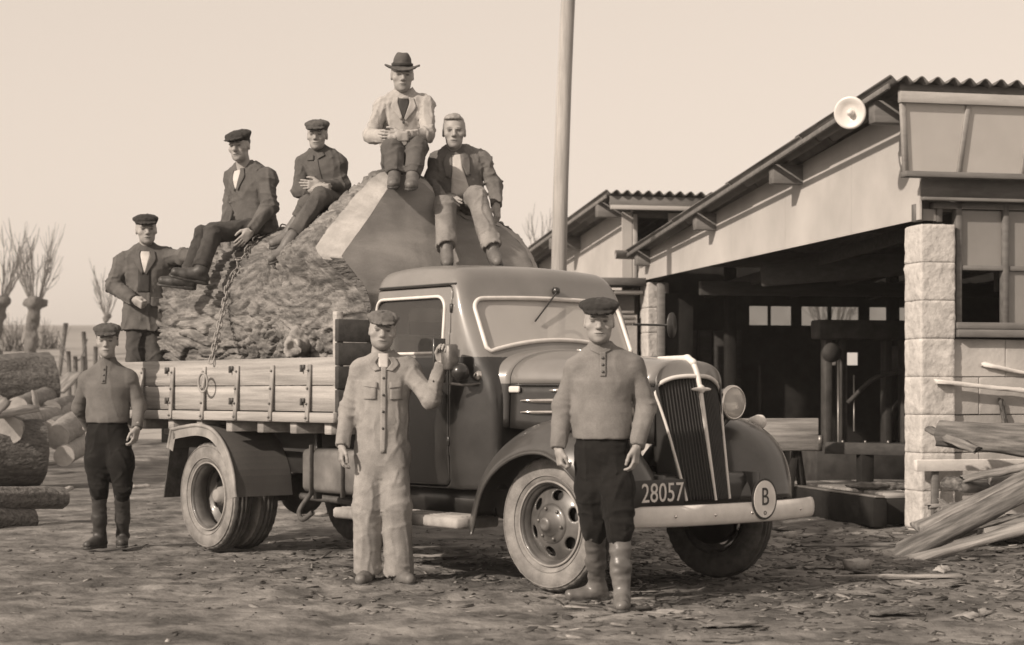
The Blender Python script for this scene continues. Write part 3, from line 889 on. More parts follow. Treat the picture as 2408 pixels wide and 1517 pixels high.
slab_thing('offcut_slab', 'pale split slab below the white ledge at the picture edge', 'slab', at(2330, 1142, 15.5), at(2560, 1128, 15.5), .2, .09, 'plank', True, GR, 25, seed=8)
slab_thing('offcut_slab', 'grey slab on the heap under the dark leaning plank', 'slab', at(2215, 1215, 15.2), at(2420, 1160, 15.5), .2, .08, 'slab', True, GR, 5, seed=9)
slab_thing('offcut_slab', 'pale slab in shadow behind the slanting boards', 'slab', at(2310, 1260, 14.9), at(2560, 1230, 15.0), .3, .12, 'plank', True, GR, 0, seed=10)
slab_thing('offcut_slab', 'low bark slab at the foot of the block pillar', 'slab', at(2170, 1285, 15.0), at(2330, 1262, 15.1), .18, .07, 'slab', True, GR, 0, seed=11)
for k, (x0, y0, Y0, x1, y1, Y1, w_, t_, m_, bk, rl, lb) in enumerate((
    (2168, 1268, 14.8, 2262, 1222, 15.0, .09, .03, 'slab', False, 20, 'short rough lath at the pillar foot, left end of the heap'),
    (2182, 1196, 15.5, 2335, 1188, 15.7, .07, .03, 'plank', False, 10, 'thin pale strip lying just under the white ledge'),
    (2262, 1128, 15.3, 2450, 1092, 15.4, .10, .03, 'slab', True, 30, 'bark-edged strip crossing the white ledge at the right'),
    (2205, 1240, 14.7, 2470, 1138, 15.0, .07, .025, 'plank', False, 35, 'narrow pale lath lying along the dark leaning plank'),
    (2240, 1262, 14.6, 2500, 1188, 14.8, .12, .03, 'dark_bark', True, -15, 'dark bark strip between the two slanting boards'),
    (2150, 1298, 14.3, 2290, 1292, 14.5, .06, .02, 'slab', False, 0, 'thin strip flat on the ground under the heap tip'),
    (2300, 1178, 15.3, 2380, 1242, 14.9, .09, .03, 'plank', False, 15, 'pale offcut sloping down to the right on the heap'),
    (2210, 1178, 15.4, 2270, 1226, 15.1, .10, .03, 'slab', True, -20, 'short splintered piece sloping down below the ledge'))):
    slab_thing('offcut_strip', lb, 'wood strip', at(x0, y0, Y0), at(x1, y1, Y1), w_, t_, m_, bk, GR, rl, .05, seed=60 + k)
# the bearers that hold the heap
for k, (p, lb) in enumerate(((at(2470, 1300, 14.6), 'dark bearer log under the slanting boards near the picture edge'), (at(2400, 1210, 15.3), 'dark bearer block under the heap of slabs'))):
    s = Sdf((-.3, -.35, 0), (.4, .35, p[2] + .12), .025)
    s.rbox((.05, 0, p[2] / 2 - .02), (.24, .28, p[2] / 2 + .0), .05); s.rough(lambda P: .03 * fbm(P * 7 + k, 3))
    o = obj('bearer', s.mesh(), 'dark_bark'); o.location = (p[0], p[1], 0); tag(o, lb, 'timber', 'bearers under the heap')
lg = root('ledge_plank', 'white painted plank fixed along the wall in front of the pillar', 'plank', in_shed(-.06, -.12), SA)
obj('plank', box((1.6, 0, .585), (3.3, .07, .10), .005, .0015), 'whitewash', lg)
for x in (.15, 1.4, 2.6):
    obj('ledge_leg', box((x, .025, .27), (.06, .05, .54), .004), 'shed_trim', lg)
st = shed_w(.86, .05, 1.0)
slab_thing('leaning_stick', 'thin dark strip of wood leaning on the wall under the window', 'stick', shed_w(.83, .0, .88), shed_w(.80, .055, 1.17), .05, .03, 'dark_bark', False, seed=12)
slab_thing('leaning_lath', 'thin white lath leaning across the pillar base course', 'lath', shed_w(.12, -.05, .92 + .40), shed_w(1.35, -.03, 1.2), .06, .035, 'whitewash', False, seed=13)
slab_thing('leaning_lath', 'thin white lath above the other, right of the pillar', 'lath', shed_w(.62, .04, 1.48), shed_w(1.6, .045, 1.30), .04, .03, 'whitewash', False, seed=14)

# ------------------------------------------------------------------ logs stacked at the left
def log_thing(name, label, a, b, ra, rb, m, cm, seed, group=None, bend=0.0, rough=.03, cat='log'):
    a, b = np.asarray(a, float), np.asarray(b, float)
    c = (a + b) / 2
    rt = root(name, label, cat, (c[0], c[1], min(a[2] - ra, b[2] - rb)), group=group)
    x = norm(b - a); y = norm(np.cross((0, 0, 1), x)); z = np.cross(x, y); L = np.linalg.norm(b - a)
    n, k = max(14, int(L / .055)), 84
    U, A = np.meshgrid(np.linspace(0, 1, n), np.arange(k) * 2 * math.pi / k, indexing='ij')
    rad = ra + (rb - ra) * U
    axp = np.stack([U * L, bend * np.sin(U * math.pi), 0 * U], -1)
    S_ = np.stack([U * L * 1.2, np.cos(A) * rad * 5, np.sin(A) * rad * 5], -1).reshape(-1, 3) + seed * 3.7
    rg_ = 1 - 2 * np.abs(noise(S_ * np.array((1.2, 2.2, 2.2)) + .8 * fbm(S_ * .7 + 5, 2)[:, None]))
    rad = rad * (1 + .07 * noise(S_ * .5).reshape(rad.shape)) + (rough * fbm(S_, 4) + rough * .75 * rg_ + rough * .3 * noise(S_ * 7)).reshape(rad.shape)
    Pn = axp + np.stack([0 * U, np.cos(A) * rad, np.sin(A) * rad], -1)
    W = Pn @ np.stack([x, y, z], 1).T + a
    V, F = grid(W, close_v=True)
    obj('bark', (V, F), m, rt, world=True)
    for e in (0, -1):
        ring = W[e]; cc = ring.mean(0)
        Vc = np.vstack([cc + (ring - cc) * .5, ring, cc[None]])
        Fc = [[k + i, k + (i + 1) % k, (i + 1) % k, i] for i in range(k)] + [[i, (i + 1) % k, 2 * k] for i in range(k)]
        if e == 0: Fc = [f[::-1] for f in Fc]
        obj('cut_end', (Vc, Fc), cm, rt, world=True, smooth=False)
    return rt
LG = 'logs stacked left of the truck'
def Lp(x, y, Y): return at(x, y, Y)
log_thing('felled_log', 'largest dark rough log lying at the back of the left stack', Lp(-420, 925, 27.6), Lp(116, 902, 29.6), .54, .48, 'dark_bark', 'dark_end', 1, LG, rough=.03)
log_thing('felled_log', 'large dark log with furred bark at the front of the left stack', Lp(-420, 1062, 22.4), Lp(92, 1060, 23.8), .40, .42, 'dark_bark', 'dark_end', 2, LG, rough=.026)
log_thing('felled_log', 'medium log lying across the top of the left stack', Lp(60, 995, 25.0), Lp(160, 972, 28.5), .16, .17, 'pale_bark', 'cut_wood_pale', 3, LG, rough=.008)
log_thing('felled_log', 'short pale log at the right end of the left stack', Lp(133, 1028, 24.0), Lp(178, 995, 27.5), .16, .20, 'pale_bark', 'cut_wood_pale', 4, LG, rough=.008)
log_thing('felled_log', 'long dark pole log with slanted pale tip, nearest at the left edge', Lp(-260, 1172, 16.0), Lp(148, 1170, 17.5), .10, .095, 'dark_bark', 'cut_wood_pale', 5, LG, rough=.012)
log_thing('felled_log', 'dark log stub at the left edge under the slant-tipped pole', Lp(-260, 1225, 15.8), Lp(68, 1222, 17.2), .11, .115, 'dark_bark', 'cut_wood', 6, LG, rough=.012)
for k_, (x_, y_, Y_, dx_, r_, lb_) in enumerate(((20, 1012, 23.2, 62, .17, 'round pale-ended log wedged between the two big dark logs'), (150, 1072, 23.6, 44, .13, 'thin peeled log lying on the ground beside the front log'),
        (40, 960, 26.0, 70, .15, 'log with pale end resting on the front big log'), (118, 1008, 25.2, 50, .12, 'slim log under the short pale log'))):
    log_thing('felled_log', lb_, Lp(x_, y_, Y_), Lp(x_ + dx_, y_ - 26, Y_ + 3.2), r_, r_ * 1.1, ['pale_bark', 'pale_bark', 'slab', 'slab'][k_], 'cut_wood_pale', 30 + k_, LG, rough=.007)
log_thing('felled_log', 'dark thin log behind the pale short ones', Lp(120, 965, 27.0), Lp(178, 948, 31.0), .14, .14, 'dark_bark', 'cut_wood', 7, LG, rough=.01)
slab_thing('slant_tip', 'pale axe-cut sliver at the tip of the dark pole log', 'wood sliver', Lp(128, 1163, 17.35), Lp(166, 1150, 17.6), .07, .03, 'cut_wood_pale', True, seed=21)
slab_thing('split_plank', 'pale split plank on the front log of the left stack', 'plank', Lp(-30, 985, 22.8), Lp(78, 962, 23.8), .2, .06, 'plank', True, seed=22, roll=15)
slab_thing('split_plank', 'pale split wedge leaning on the back log', 'plank', Lp(88, 990, 26.0), Lp(78, 932, 26.5), .22, .06, 'plank', True, seed=23, roll=70)
slab_thing('split_plank', 'pale plank end at the left picture edge on the stack', 'plank', Lp(-40, 990, 22.6), Lp(10, 942, 22.9), .2, .05, 'plank', False, seed=24, roll=30)
slab_thing('split_plank', 'thin board on the ground in front of the log stack', 'plank', Lp(88, 1097, 27.5), Lp(150, 1090, 28.5), .12, .05, 'plank', False, seed=25)
slab_thing('split_plank', 'pale board leaning by the fence behind the logs', 'plank', Lp(135, 925, 34), Lp(178, 880, 35), .3, .05, 'plank', False, seed=26)

# ------------------------------------------------------------------ fence, bushes, pollard willows, far trees
FP = [(205, 838, 44, 780, 8), (183, 868, 40, 838, 6), (137, 838, 52, 760, -18), (165, 872, 38, 826, 4), (222, 862, 40, 815, -3), (196, 884, 37, 838, 0)]
for i, (x, yb, Y, yt, lean) in enumerate(FP):
    b_ = at(x, yb, Y); b_[2] = gz1(b_[0], b_[1]) - .15; t_ = at(x - lean, yt, Y)
    pts = np.linspace(b_, t_, 6); V, F = tube(pts, .055 * Y / 44, 8); V += .012 * noise(V * 6)[:, None]
    o = obj('fence_post', (V - b_, F), 'trunk_bark'); o.location = b_
    tag(o, ['weathered upright fence post near the standing man\'s cap', 'short fence post left of the standing man\'s shoulder', 'tall leaning fence post right of the willow',
            'thin fence post just right of the big dark log', 'fence post hidden partly by the standing man', 'short stout fence post beside the thin one'][i], 'fence post', 'fence posts by the field')
def wire(i, j, f, lb):
    a = at(FP[i][0], FP[i][1] + (FP[i][3] - FP[i][1]) * f, FP[i][2]); b = at(FP[j][0], FP[j][1] + (FP[j][3] - FP[j][1]) * f, FP[j][2])
    t = np.linspace(0, 1, 12)[:, None]; p = a + (b - a) * t - np.array((0, 0, .12)) * (4 * t * (1 - t))
    tag(obj('fence_wire', tube(p, .016, 5), 'wire'), lb, 'wire', 'fence wires')
wire(2, 3, .75, 'sagging upper fence wire between leaning and thin posts'); wire(2, 3, .35, 'lower fence wire between leaning and thin posts'); wire(1, 0, .7, 'fence wire between the two right-hand posts')

def willow(label, x, ybase, Y, yhead, hw, seed, nb=26, top=175, spread=.6):
    b_ = at(x, ybase, Y); b_[2] = gz1(b_[0], b_[1])
    hd = at(x + 8, yhead, Y); H = hd[2] - b_[2]
    rt = root('willow_tree', label, 'tree', tuple(b_), group='pollard willows by the field')
    r = np.random.default_rng(seed)
    W = hw / FOC * Y
    s = Sdf((-W * 2.2, -W * 2.2, -.3), (W * 2.2, W * 2.2, H + W * 1.3), .06)
    s.cone((0, 0, -.2), (.05, 0, H * .5), W * .62, W * .42, .1); s.cone((.05, 0, H * .5), (.15, 0, H), W * .42, W * .62, .15)
    for k in range(9):
        a = r.uniform(0, 6.28); s.ell((.15 + .6 * W * math.cos(a), .6 * W * math.sin(a), H + r.uniform(-.15, .25) * W), (W * .35,) * 3, .08)
    s.rough(lambda P: .10 * fbm(P * 3.0 + seed, 3))
    obj('trunk', s.mesh(), 'trunk_bark', rt)
    parts = []
    Hb = top / FOC * Y
    for k in range(nb):
        a = r.uniform(0, 6.28); q = r.uniform(.1, 1) ** .7 * spread; L = Hb * r.uniform(.55, 1.05)
        p0 = np.array((.15 + .5 * W * math.cos(a), .5 * W * math.sin(a), H + .2 * W))
        d = norm((math.cos(a) * q, math.sin(a) * q, 1))
        P_ = [p0 + d * L * u + np.array((math.cos(a), math.sin(a), 0)) * (-.12 * L * u * u * q) + r.normal(0, .022 * L, 3) * u for u in np.linspace(0, 1, 6)]
        parts.append(tube(P_, np.linspace(.020, .005, 6) * Y / 60, 4))
        for _ in range(5):
            u = r.uniform(.25, .9); i = int(u * 5); pp = np.asarray(P_[i]); d2 = norm(d + r.normal(0, .28, 3))
            parts.append(tube([pp, pp + d2 * L * .18, pp + norm(d2 + (0, 0, .25)) * L * .36], [.011 * Y / 60, .008 * Y / 60, .004 * Y / 60], 4))
    obj('crown', join(parts), 'twig', rt)
    return rt
willow('pollard willow with knobbly head and fan of bare shoots on the far left', 72, 832, 60, 712, 29, 3)
willow('pollard willow cut by the left picture edge', -12, 832, 56, 712, 28, 4, top=165)
willow('slim bare tree behind the standing man\'s shoulder on the left', 244, 815, 85, 745, 10, 5, nb=9, top=120, spread=.5)
willow('bare willow twigs showing behind the log above the shed roof', 1262, 900, 62, 640, 14, 6, nb=8, top=150, spread=.45)
willow('bare tree seen through the windows at the back of the shed', 1945, 900, 60, 800, 30, 8, nb=22, top=150, spread=.8)

def bush(label, x, y0, y1, Y, w, seed, n=80):
    b_ = at(x, y0, Y); b_[2] = gz1(b_[0], b_[1]); H = (y0 - y1) / FOC * Y; W = w / FOC * Y
    rt = root('bush', label, 'bush', tuple(b_), group='bare bushes along the field')
    r = np.random.default_rng(seed); parts = []
    for k in range(n):
        p0 = np.array((r.normal(0, .22) * W, r.normal(0, .22) * W, -.1)); d = norm((r.normal(0, .32), r.normal(0, .32), 1)); L = H * r.uniform(.5, 1.1)
        P_ = [p0 + d * L * u + r.normal(0, .05 * L, 3) * u for u in np.linspace(0, 1, 5)]
        parts.append(tube(P_, np.linspace(.022, .006, 5) * Y / 50, 3, cap=False))
    obj('branches', join(parts), 'twig', rt)
bush('bare bush between the two willows', 30, 832, 745, 64, 55, 1)
bush('low bare bush right of the willow', 110, 838, 765, 66, 60, 2, 50)
bush('low scrub behind the log stack', 60, 850, 812, 50, 130, 3, 70)

# ------------------------------------------------------------------ chips, bark scraps and boards on the ground
def chips(name, label, cat, n, region, size, seed, flat=.12):
    r = np.random.default_rng(seed); V, F, T = [], [], []
    pos = region(r, n)
    zg = ground_z(pos[:, 0], pos[:, 1])
    base = np.array([(-1, -1, -1), (1, -1, -1), (1, 1, -1), (-1, 1, -1), (-1, -1, 1), (1, -1, 1), (1, 1, 1), (-1, 1, 1)], float) * .5
    FF = [[3, 2, 1, 0], [4, 5, 6, 7], [0, 1, 5, 4], [1, 2, 6, 5], [2, 3, 7, 6], [3, 0, 4, 7]]
    for i in range(n):
        L = size * r.lognormal(0, .55); B = base * (L, L * r.uniform(.14, .45), min(.012, L * r.uniform(.03, flat)))
        B = B + r.normal(0, .10, B.shape) * (L * .6, L * .35, L * .06)
        a = r.uniform(0, 6.28); t1, t2 = r.normal(0, .16, 2)
        Rm = rotm('Z', math.degrees(a)) @ rotm('X', math.degrees(t1)) @ rotm('Y', math.degrees(t2))
        B = B @ Rm.T + (pos[i, 0], pos[i, 1], zg[i] + .003)
        k = len(V) * 8; V.append(B); F += [[k + q for q in f] for f in FF]
        T += [r.choice([.25, .45, .7, 1.0, 1.25], p=[.34, .38, .19, .075, .015])] * 8
    o = obj(name, (np.concatenate(V), np.array(F)), 'chip', smooth=False)
    at_ = o.data.color_attributes.new('tone', 'FLOAT_COLOR', 'POINT')
    c = np.ones((len(T), 4), np.float32); c[:, :3] = np.array(T)[:, None]
    at_.data.foreach_set('color', c.ravel())
    return tag(o, label, cat, kind='stuff')
def reg_right(r, n):
    x = r.uniform(.2, 4.3, n); y = 9.0 + 8.5 * r.beta(1.6, 1.9, n); return np.stack([x, y], 1)
def reg_all(r, n):
    x = r.uniform(-4.6, 3.0, n); y = 8.6 + 16 * r.beta(1.3, 2.4, n); return np.stack([x, y], 1)
def reg_mid(r, n):
    x = r.normal(.2, 1.3, n); y = r.normal(13.2, 1.4, n); return np.stack([x, y], 1)
chips('wood_chips', 'litter of pale and dark wood chips trodden into the yard', 'wood chips', 3000, reg_right, .050, 1)
chips('wood_chips', 'sparse wood chips and bark crumbs over the open yard', 'wood chips', 1500, reg_all, .026, 2)
chips('wood_chips', 'bark and chips under and beside the truck', 'wood chips', 2400, reg_mid, .040, 3)
def ground_piece(lb, x, y, L, w, th, ang, m, seed, bark=False, cat='wood scrap', name='wood_scrap'):
    Y = CAM_H * FOC / (y - HOR); X = (x - 1204) / FOC * Y; z = gz1(X, Y)
    d = np.array((math.cos(ang), math.sin(ang), 0)) * L / 2
    slab_thing(name, lb, cat, np.array((X, Y, z + .006)) - d, np.array((X, Y, z + .012)) + d, w * .8, th * (.45 if bark else .7), m, bark, 'scraps lying on the yard', seed=seed)
ground_piece('flat pale board on the ground beside the man in coveralls', 1018, 1294, .55, .16, .03, .25, 'plank', 31)
ground_piece('thin pale lath on the ground between the coverall man and front wheel', 1030, 1316, .55, .06, .025, .05, 'plank', 32)
ground_piece('flat dark slab right of the truck\'s far wheel', 1985, 1212, 1.0, .12, .05, -.12, 'slab', 33, True)
ground_piece('pale block of wood lying before the far front wheel', 2018, 1340, .16, .15, .09, .6, 'cut_wood_pale', 34)
ground_piece('round pale cut disc near the slanting boards', 2213, 1346, .13, .12, .10, .9, 'cut_wood_pale', 35, True)
ground_piece('long pale strip on the ground before the slanting boards', 2110, 1362, .85, .10, .03, .02, 'plank', 36)
ground_piece('bark strip on the ground left of the slanting boards', 2010, 1283, .9, .07, .04, .18, 'slab', 37, True)
ground_piece('dark bark lump in the right foreground', 2098, 1441, .30, .14, .07, .2, 'dark_bark', 38, True)
ground_piece('pale slab edge in the right foreground', 2290, 1440, .34, .14, .05, .9, 'plank', 39, True)
ground_piece('pale scrap on the ground between the left man and rear wheel', 330, 1147, .22, .14, .05, .4, 'cut_wood_pale', 40)
ground_piece('small white chip block by the far front wheel', 1858, 1262, .10, .08, .07, .4, 'cut_wood_pale', 41)
ground_piece('pale sliver on the ground behind the rear wheel', 735, 1210, .30, .12, .03, .1, 'cut_wood_pale', 42)
ground_piece('bark curl at the bottom edge right of centre', 1720, 1468, .3, .09, .04, .3, 'slab', 43, True)
ground_piece('flat chip beside the front man\'s boots', 1560, 1440, .22, .10, .03, -.2, 'plank', 44, True)

# ------------------------------------------------------------------ the truck (local x forward, y to its far side, z up)
TO = (.833, 11.82); TA = math.radians(-50)
def tw(x, y, z):
    return np.array((TO[0] + x * math.cos(TA) - y * math.sin(TA), TO[1] + x * math.sin(TA) + y * math.cos(TA), z))
truck = root('flatbed_truck', 'dark vintage lorry with pale drop-side bed, chrome grille and plate 28057', 'truck', (TO[0], TO[1], 0), TA)
WB = 3.95; WR = .43

def shade_split(o, z0=1.475):  # faces below z0 get the darker paint, painted in for shade
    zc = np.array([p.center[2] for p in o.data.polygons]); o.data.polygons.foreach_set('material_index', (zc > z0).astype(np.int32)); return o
# wheels
def wheel(loc, yaw=0.0, flip=False, dual=False):
    w = bpy.data.objects.new('wheel', None); COL.objects.link(w); w.parent = truck
    w.location = loc; w.rotation_euler = (0, 0, yaw + (math.pi if flip else 0)); w.empty_display_size = .1
    hw = .095
    def tyre(y0):
        wall = [(.262, y0 - hw * .62), (.285, y0 - hw * .86), (.315, y0 - hw * .98), (.35, y0 - hw), (.385, y0 - hw * .94), (.41, y0 - hw * .80)]
        tread = [(.424, y0 - hw * .62), (.4245, y0 - hw * .40), (.414, y0 - hw * .36), (.414, y0 - hw * .30), (.43, y0 - hw * .26), (.43, y0 - hw * .05), (.418, y0 - hw * .03)]
        half = wall + tread
        prof = half + [(r, 2 * y0 - y) for r, y in reversed(half)]
        V, F = lathe(prof, 72, 'Y')
        m = len(prof)
        # tread blocks: lift alternate lugs
        for k in range(72):
            for i in (5, 6, 7, len(prof) - 8, len(prof) - 7, len(prof) - 6):
                if k % 2:
                    V[k * m + i, 0] *= .985; V[k * m + i, 2] *= .985
        o = obj('tyre', (V, F), ['tyre_wall', 'tyre_tread'], w)
        mi = []
        for f in F:
            i = min(f[0] % m, f[1] % m); mi.append(1 if 5 <= i else 0)  # inner wall also takes the dark tread colour, painted in for shade
        o.data.polygons.foreach_set('material_index', mi)
        fix_normals(o)
        # moulded bead rings on the wall
        for rr in (.392, .30):
            pts = [(rr * math.cos(q), y0 - hw * (.95 if rr < .35 else .93), rr * math.sin(q)) for q in np.linspace(0, 2 * math.pi, 60, endpoint=False)]
            obj('bead_ring', tube(pts, .004, 6, closed=True), 'tyre_wall', w)
    tyre(0)
    if dual: tyre(.235)
    d = -1
    rim = [(.272, -.062), (.262, -.074), (.250, -.070), (.243, -.055), (.240, .05), (.262, .072), (.25, .06), (.232, .04), (.232, -.05)]
    rm = obj('rim', lathe(rim, 64, 'Y', closed=True), 'disc_paint', w); fix_normals(rm)
    pts = [(.262 * math.cos(q), -.076, .262 * math.sin(q)) for q in np.linspace(0, 2 * math.pi, 64, endpoint=False)]
    obj('lock_ring', tube(pts, .0075, 8, closed=True), 'dusty_metal', w)
    s = Sdf((-.26, -.12, -.26), (.26, .16, .26), .0075)
    y_of = (lambda R: -.045 + .055 * np.clip((R - .10) / .14, 0, 1) ** 2) if not dual else (lambda R: .135 - .05 * np.clip((R - .12) / .12, 0, 1) ** 2)
    def disc(P):
        R = np.hypot(P[..., 0], P[..., 2])
        return np.maximum(np.abs(P[..., 1] - y_of(R)) - .010, R - .245)
    s.op(disc, (-.25, -.12, -.25), (.25, .16, .25))
    for k in range(6):
        q = math.radians(20 + 60 * k); c = (.178 * math.cos(q), 0, .178 * math.sin(q))
        M = np.stack([(math.cos(q), 0, math.sin(q)), (0, 1, 0), (-math.sin(q), 0, math.cos(q))], 1)
        s.ell(c, (.030, .5, .042), .006, M, 'sub')
    dk = obj('disc', s.mesh(), 'disc_paint', w)
    yh = -.045 if not dual else .125
    obj('brake_drum', lathe([(0, .09), (.2, .09), (.2, .02), (.19, .012), (0, .012)] if not dual else [(0, .2), (.2, .2), (.2, .12), (.19, .11), (0, .11)], 40, 'Y'), 'grille_dark', w)
    hub = obj('hub', lathe([(.128, yh + .004), (.125, yh - .012), (.105, yh - .022), (.075, yh - .026), (.066, yh - .05), (.048, yh - .058), (.046, yh - .072), (.03, yh - .085), (.024, yh - .082), (.0, yh - .08)], 40, 'Y'), 'disc_paint', w)
    fix_normals(hub)
    if dual:
        obj('axle_flange', lathe([(.075, .07), (.07, .03), (.055, .02), (.05, -.005), (.03, -.012), (0, -.014)], 28, 'Y'), 'dusty_metal', w)
    for k in range(6):
        q = math.radians(50 + 60 * k); R = .098
        obj('wheel_nut', xf(lathe([(0, -.016), (.008, -.016), (.012, -.010), (.012, .012)], 6, 'Y'), None, (R * math.cos(q), yh - .022, R * math.sin(q))), 'dull_metal', w)
    return w
wheel((0, -.715, WR), math.radians(4))
wheel((0, .715, WR), math.radians(4), True)
wheel((-WB, -.80, WR), 0, False, True)
wheel((-WB, .80, WR), 0, True, True)

# chassis
for y in (-.42, .42):
    obj('frame_rail', beam((-5.2, y, .72), (.62, y, .66), .065, .16), 'paint_black', truck)
obj('front_axle', beam((0, -.62, .42), (0, .62, .42), .06, .09), 'iron', truck)
ax = obj('rear_axle', tube([(-WB, -.6, .43), (-WB, 0, .43), (-WB, .6, .43)], .06, 12), 'iron', truck)
s = Sdf((-WB - .25, -.25, .2), (-WB + .25, .25, .66), .02); s.ell((-WB, 0, .43), (.2, .17, .18)); obj('differential', s.mesh(), 'iron', ax)
for y in (-.42, .42):
    for x0, L, zc in ((0, .95, .50), (-WB, 1.25, .56)):
        leaves = []
        for k in range(6):
            l = L * (1 - .13 * k) / 2
            u = np.linspace(-1, 1, 9); P_ = np.stack([x0 + l * u, np.full(9, y), zc + .10 * (u * l / (L / 2)) ** 2 - .014 * k], 1)
            for a, b in zip(P_[:-1], P_[1:]): leaves.append(beam(a, b, .06, .012, 0))
        obj('leaf_spring', join(leaves), 'iron', truck)
obj('drive_shaft', tube([(-1.2, 0, .58), (-WB, 0, .46)], .035, 10), 'iron', truck)
obj('exhaust_pipe', tube(catmull([(-.6, -.25, .45), (-1.6, -.3, .40), (-2.6, -.35, .42), (-3.2, -.5, .45)], 20), .028, 10), 'iron', truck)
s = Sdf((-2.85, -.85, .40), (-1.95, -.30, .98), .015)
s.rbox((-2.42, -.58, .67), (.37, .20, .16), .045); obj('fuel_tank', s.mesh(), 'tank_metal', truck)
for x in (-2.62, -2.22):
    obj('tank_strap', beam((x, -.795, .49), (x, -.795, .86), .04, .012), 'iron', truck)
obj('tank_bracket', beam((-2.80, -.62, .95), (-2.80, -.62, .45), .05, .05), 'paint_black', truck)
obj('tool_hook', tube(catmull([(-2.9, -.6, .5), (-2.98, -.66, .36), (-2.85, -.72, .30), (-2.74, -.70, .36)], 14), .02, 8), 'iron', truck)

# front wings: crown curve in x-z, section across y
crown = catmull([(-.79, .43), (-.70, .60), (-.56, .79), (-.36, .96), (-.10, 1.06), (.16, 1.075), (.38, 1.00), (.54, .86), (.63, .70), (.655, .57)], 44)
def wing(sgn):
    n, m = len(crown), 26
    T = np.gradient(crown, axis=0); T /= np.linalg.norm(T, axis=1)[:, None]; Nn = np.stack([-T[:, 1], T[:, 0]], 1)
    Pw = np.zeros((n, m, 3))
    for i in range(n):
        u = i / (n - 1)
        wide = .70 * (1 - .14 * smooth01((u - .62) / .38)) * (1 - .22 * smooth01((.30 - u) / .3))
        y0 = .27 + .10 * smooth01((.35 - u) / .35)
        for j in range(m):
            v = j / (m - 1)
            if v < .5: a = (.5 - v) / .5; dr = .26 * a ** 2.0 * (1 - .5 * smooth01((u - .75) / .25))
            else: b = (v - .5) / .5; dr = .205 * b ** 3.2
            p = crown[i] - Nn[i] * dr
            Pw[i, j] = (p[0], sgn * (y0 + wide * v), p[1])
    V, F = grid(Pw)
    o = obj('front_wing', (V, F), 'paint_wing', truck); solid(o, .010, 0)
    edge = Pw[:, -1]
    obj('wing_bead', tube(edge, .010, 8), 'paint_wing', o)
    return o
wing(-1); wing(1)
for sgn in (-1, 1):     # running boards with a turned front edge
    o = obj('running_board', join([box((-1.45, sgn * .75, .395), (1.42, .36, .075), .016)]), 'dusty_metal', truck)
    obj('splash_apron', box((-1.45, sgn * .60, .52), (1.40, .02, .20)), 'paint_black', truck)
    for k in range(6):
        obj('tread_rib', box((-1.45, sgn * (.66 + .04 * k), .4345), (1.36, .012, .006)), 'dusty_metal', o)
# apron between the wings, under the grille
s = Sdf((.1, -.8, .42), (.78, .8, .84), .02)
s.rbox((.37, 0, .62), (.20, .62, .12), .06); obj('front_apron', s.mesh(), 'paint', truck)

# bonnet: lofted half sections
def bonnet_sec(t):
    f = max(0.0, (t + .72) / (.44 + .72))
    w = .60 - .31 * f ** 1.15 + .085 * float(smooth01((-.62 - t) / .25)); zt = 1.535 - .095 * f - .01 * math.sin(f * 3); zs = 1.30 - .005 * f; zb = 1.02 - .10 * f
    P_ = []
    for z in np.linspace(zb, zs, 6)[:-1]: P_.append((t, -w - .01 * (zs - z) / .3, z))
    for q in np.linspace(0, math.pi, 29):
        c, s_ = math.cos(q), math.sin(q)
        P_.append((t, -w * math.copysign(abs(c) ** .78, c), zs + (zt - zs) * abs(s_) ** .80))
    for z in np.linspace(zs, zb, 6)[1:]: P_.append((t, w + .01 * (zs - z) / .3, z))
    return P_
def loft_bonnet(a, b, n): return np.array([bonnet_sec(t) for t in np.linspace(a, b, n)])
B_ = loft_bonnet(-.615, .43, 18); 
top = B_[:, 5:-5]
o = obj('bonnet', grid(top), 'paint_lit', truck); solid(o, .008)
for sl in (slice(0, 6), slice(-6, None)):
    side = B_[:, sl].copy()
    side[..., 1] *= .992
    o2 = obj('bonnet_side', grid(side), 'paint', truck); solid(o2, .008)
cw = loft_bonnet(-.88, -.622, 7)
o = shade_split(obj('cowl', grid(cw), ['paint', 'paint_lit'], truck), 1.30); solid(o, .008)
obj('bonnet_moulding', tube(np.array([bonnet_sec(t)[5] for t in np.linspace(-.61, .43, 12)]) + (0, -.004, -.008), .007, 6), 'paint_black', truck)
obj('bonnet_hinge', tube(np.array([bonnet_sec(t)[19] for t in np.linspace(-.61, .42, 12)]) + (0, 0, .004), .008, 8), 'chrome', truck)
# louvre trims on the sides
for sgn in (-1, 1):
    for k, (z, x0, x1) in enumerate(((1.190, -.52, .33), (1.115, -.52, .33), (1.255, -.30, .33))):
        def sy(t):
            f = max(0, (t + .72) / 1.16); return .60 - .31 * f ** 1.15 + .012
        xs = np.linspace(x0, x1, 9)
        P_ = np.array([(x, sgn * (sy(x) + .006), z + .004 * (x + .3)) for x in xs])
        r_ = np.array([.006, .017, .02, .02, .02, .02, .02, .017, .006])
        V, F = tube(P_, r_, 10); V[:, 2] = z + (V[:, 2] - z) * .85
        obj('louvre_trim', (V, F), 'chrome', truck)
    f0 = .60 - .31 * ((-.575 + .72) / 1.16) ** 1.15
    s = Sdf((-.655, f0 - .02, 1.20), (-.495, f0 + .05, 1.31), .006); s.rbox((-.575, f0 + .012, 1.262), (.052, .012, .022), .011)
    V, F = s.mesh(); V[:, 1] *= sgn
    ob = obj('side_badge', (V, F), 'paint_pale', truck); fix_normals(ob)

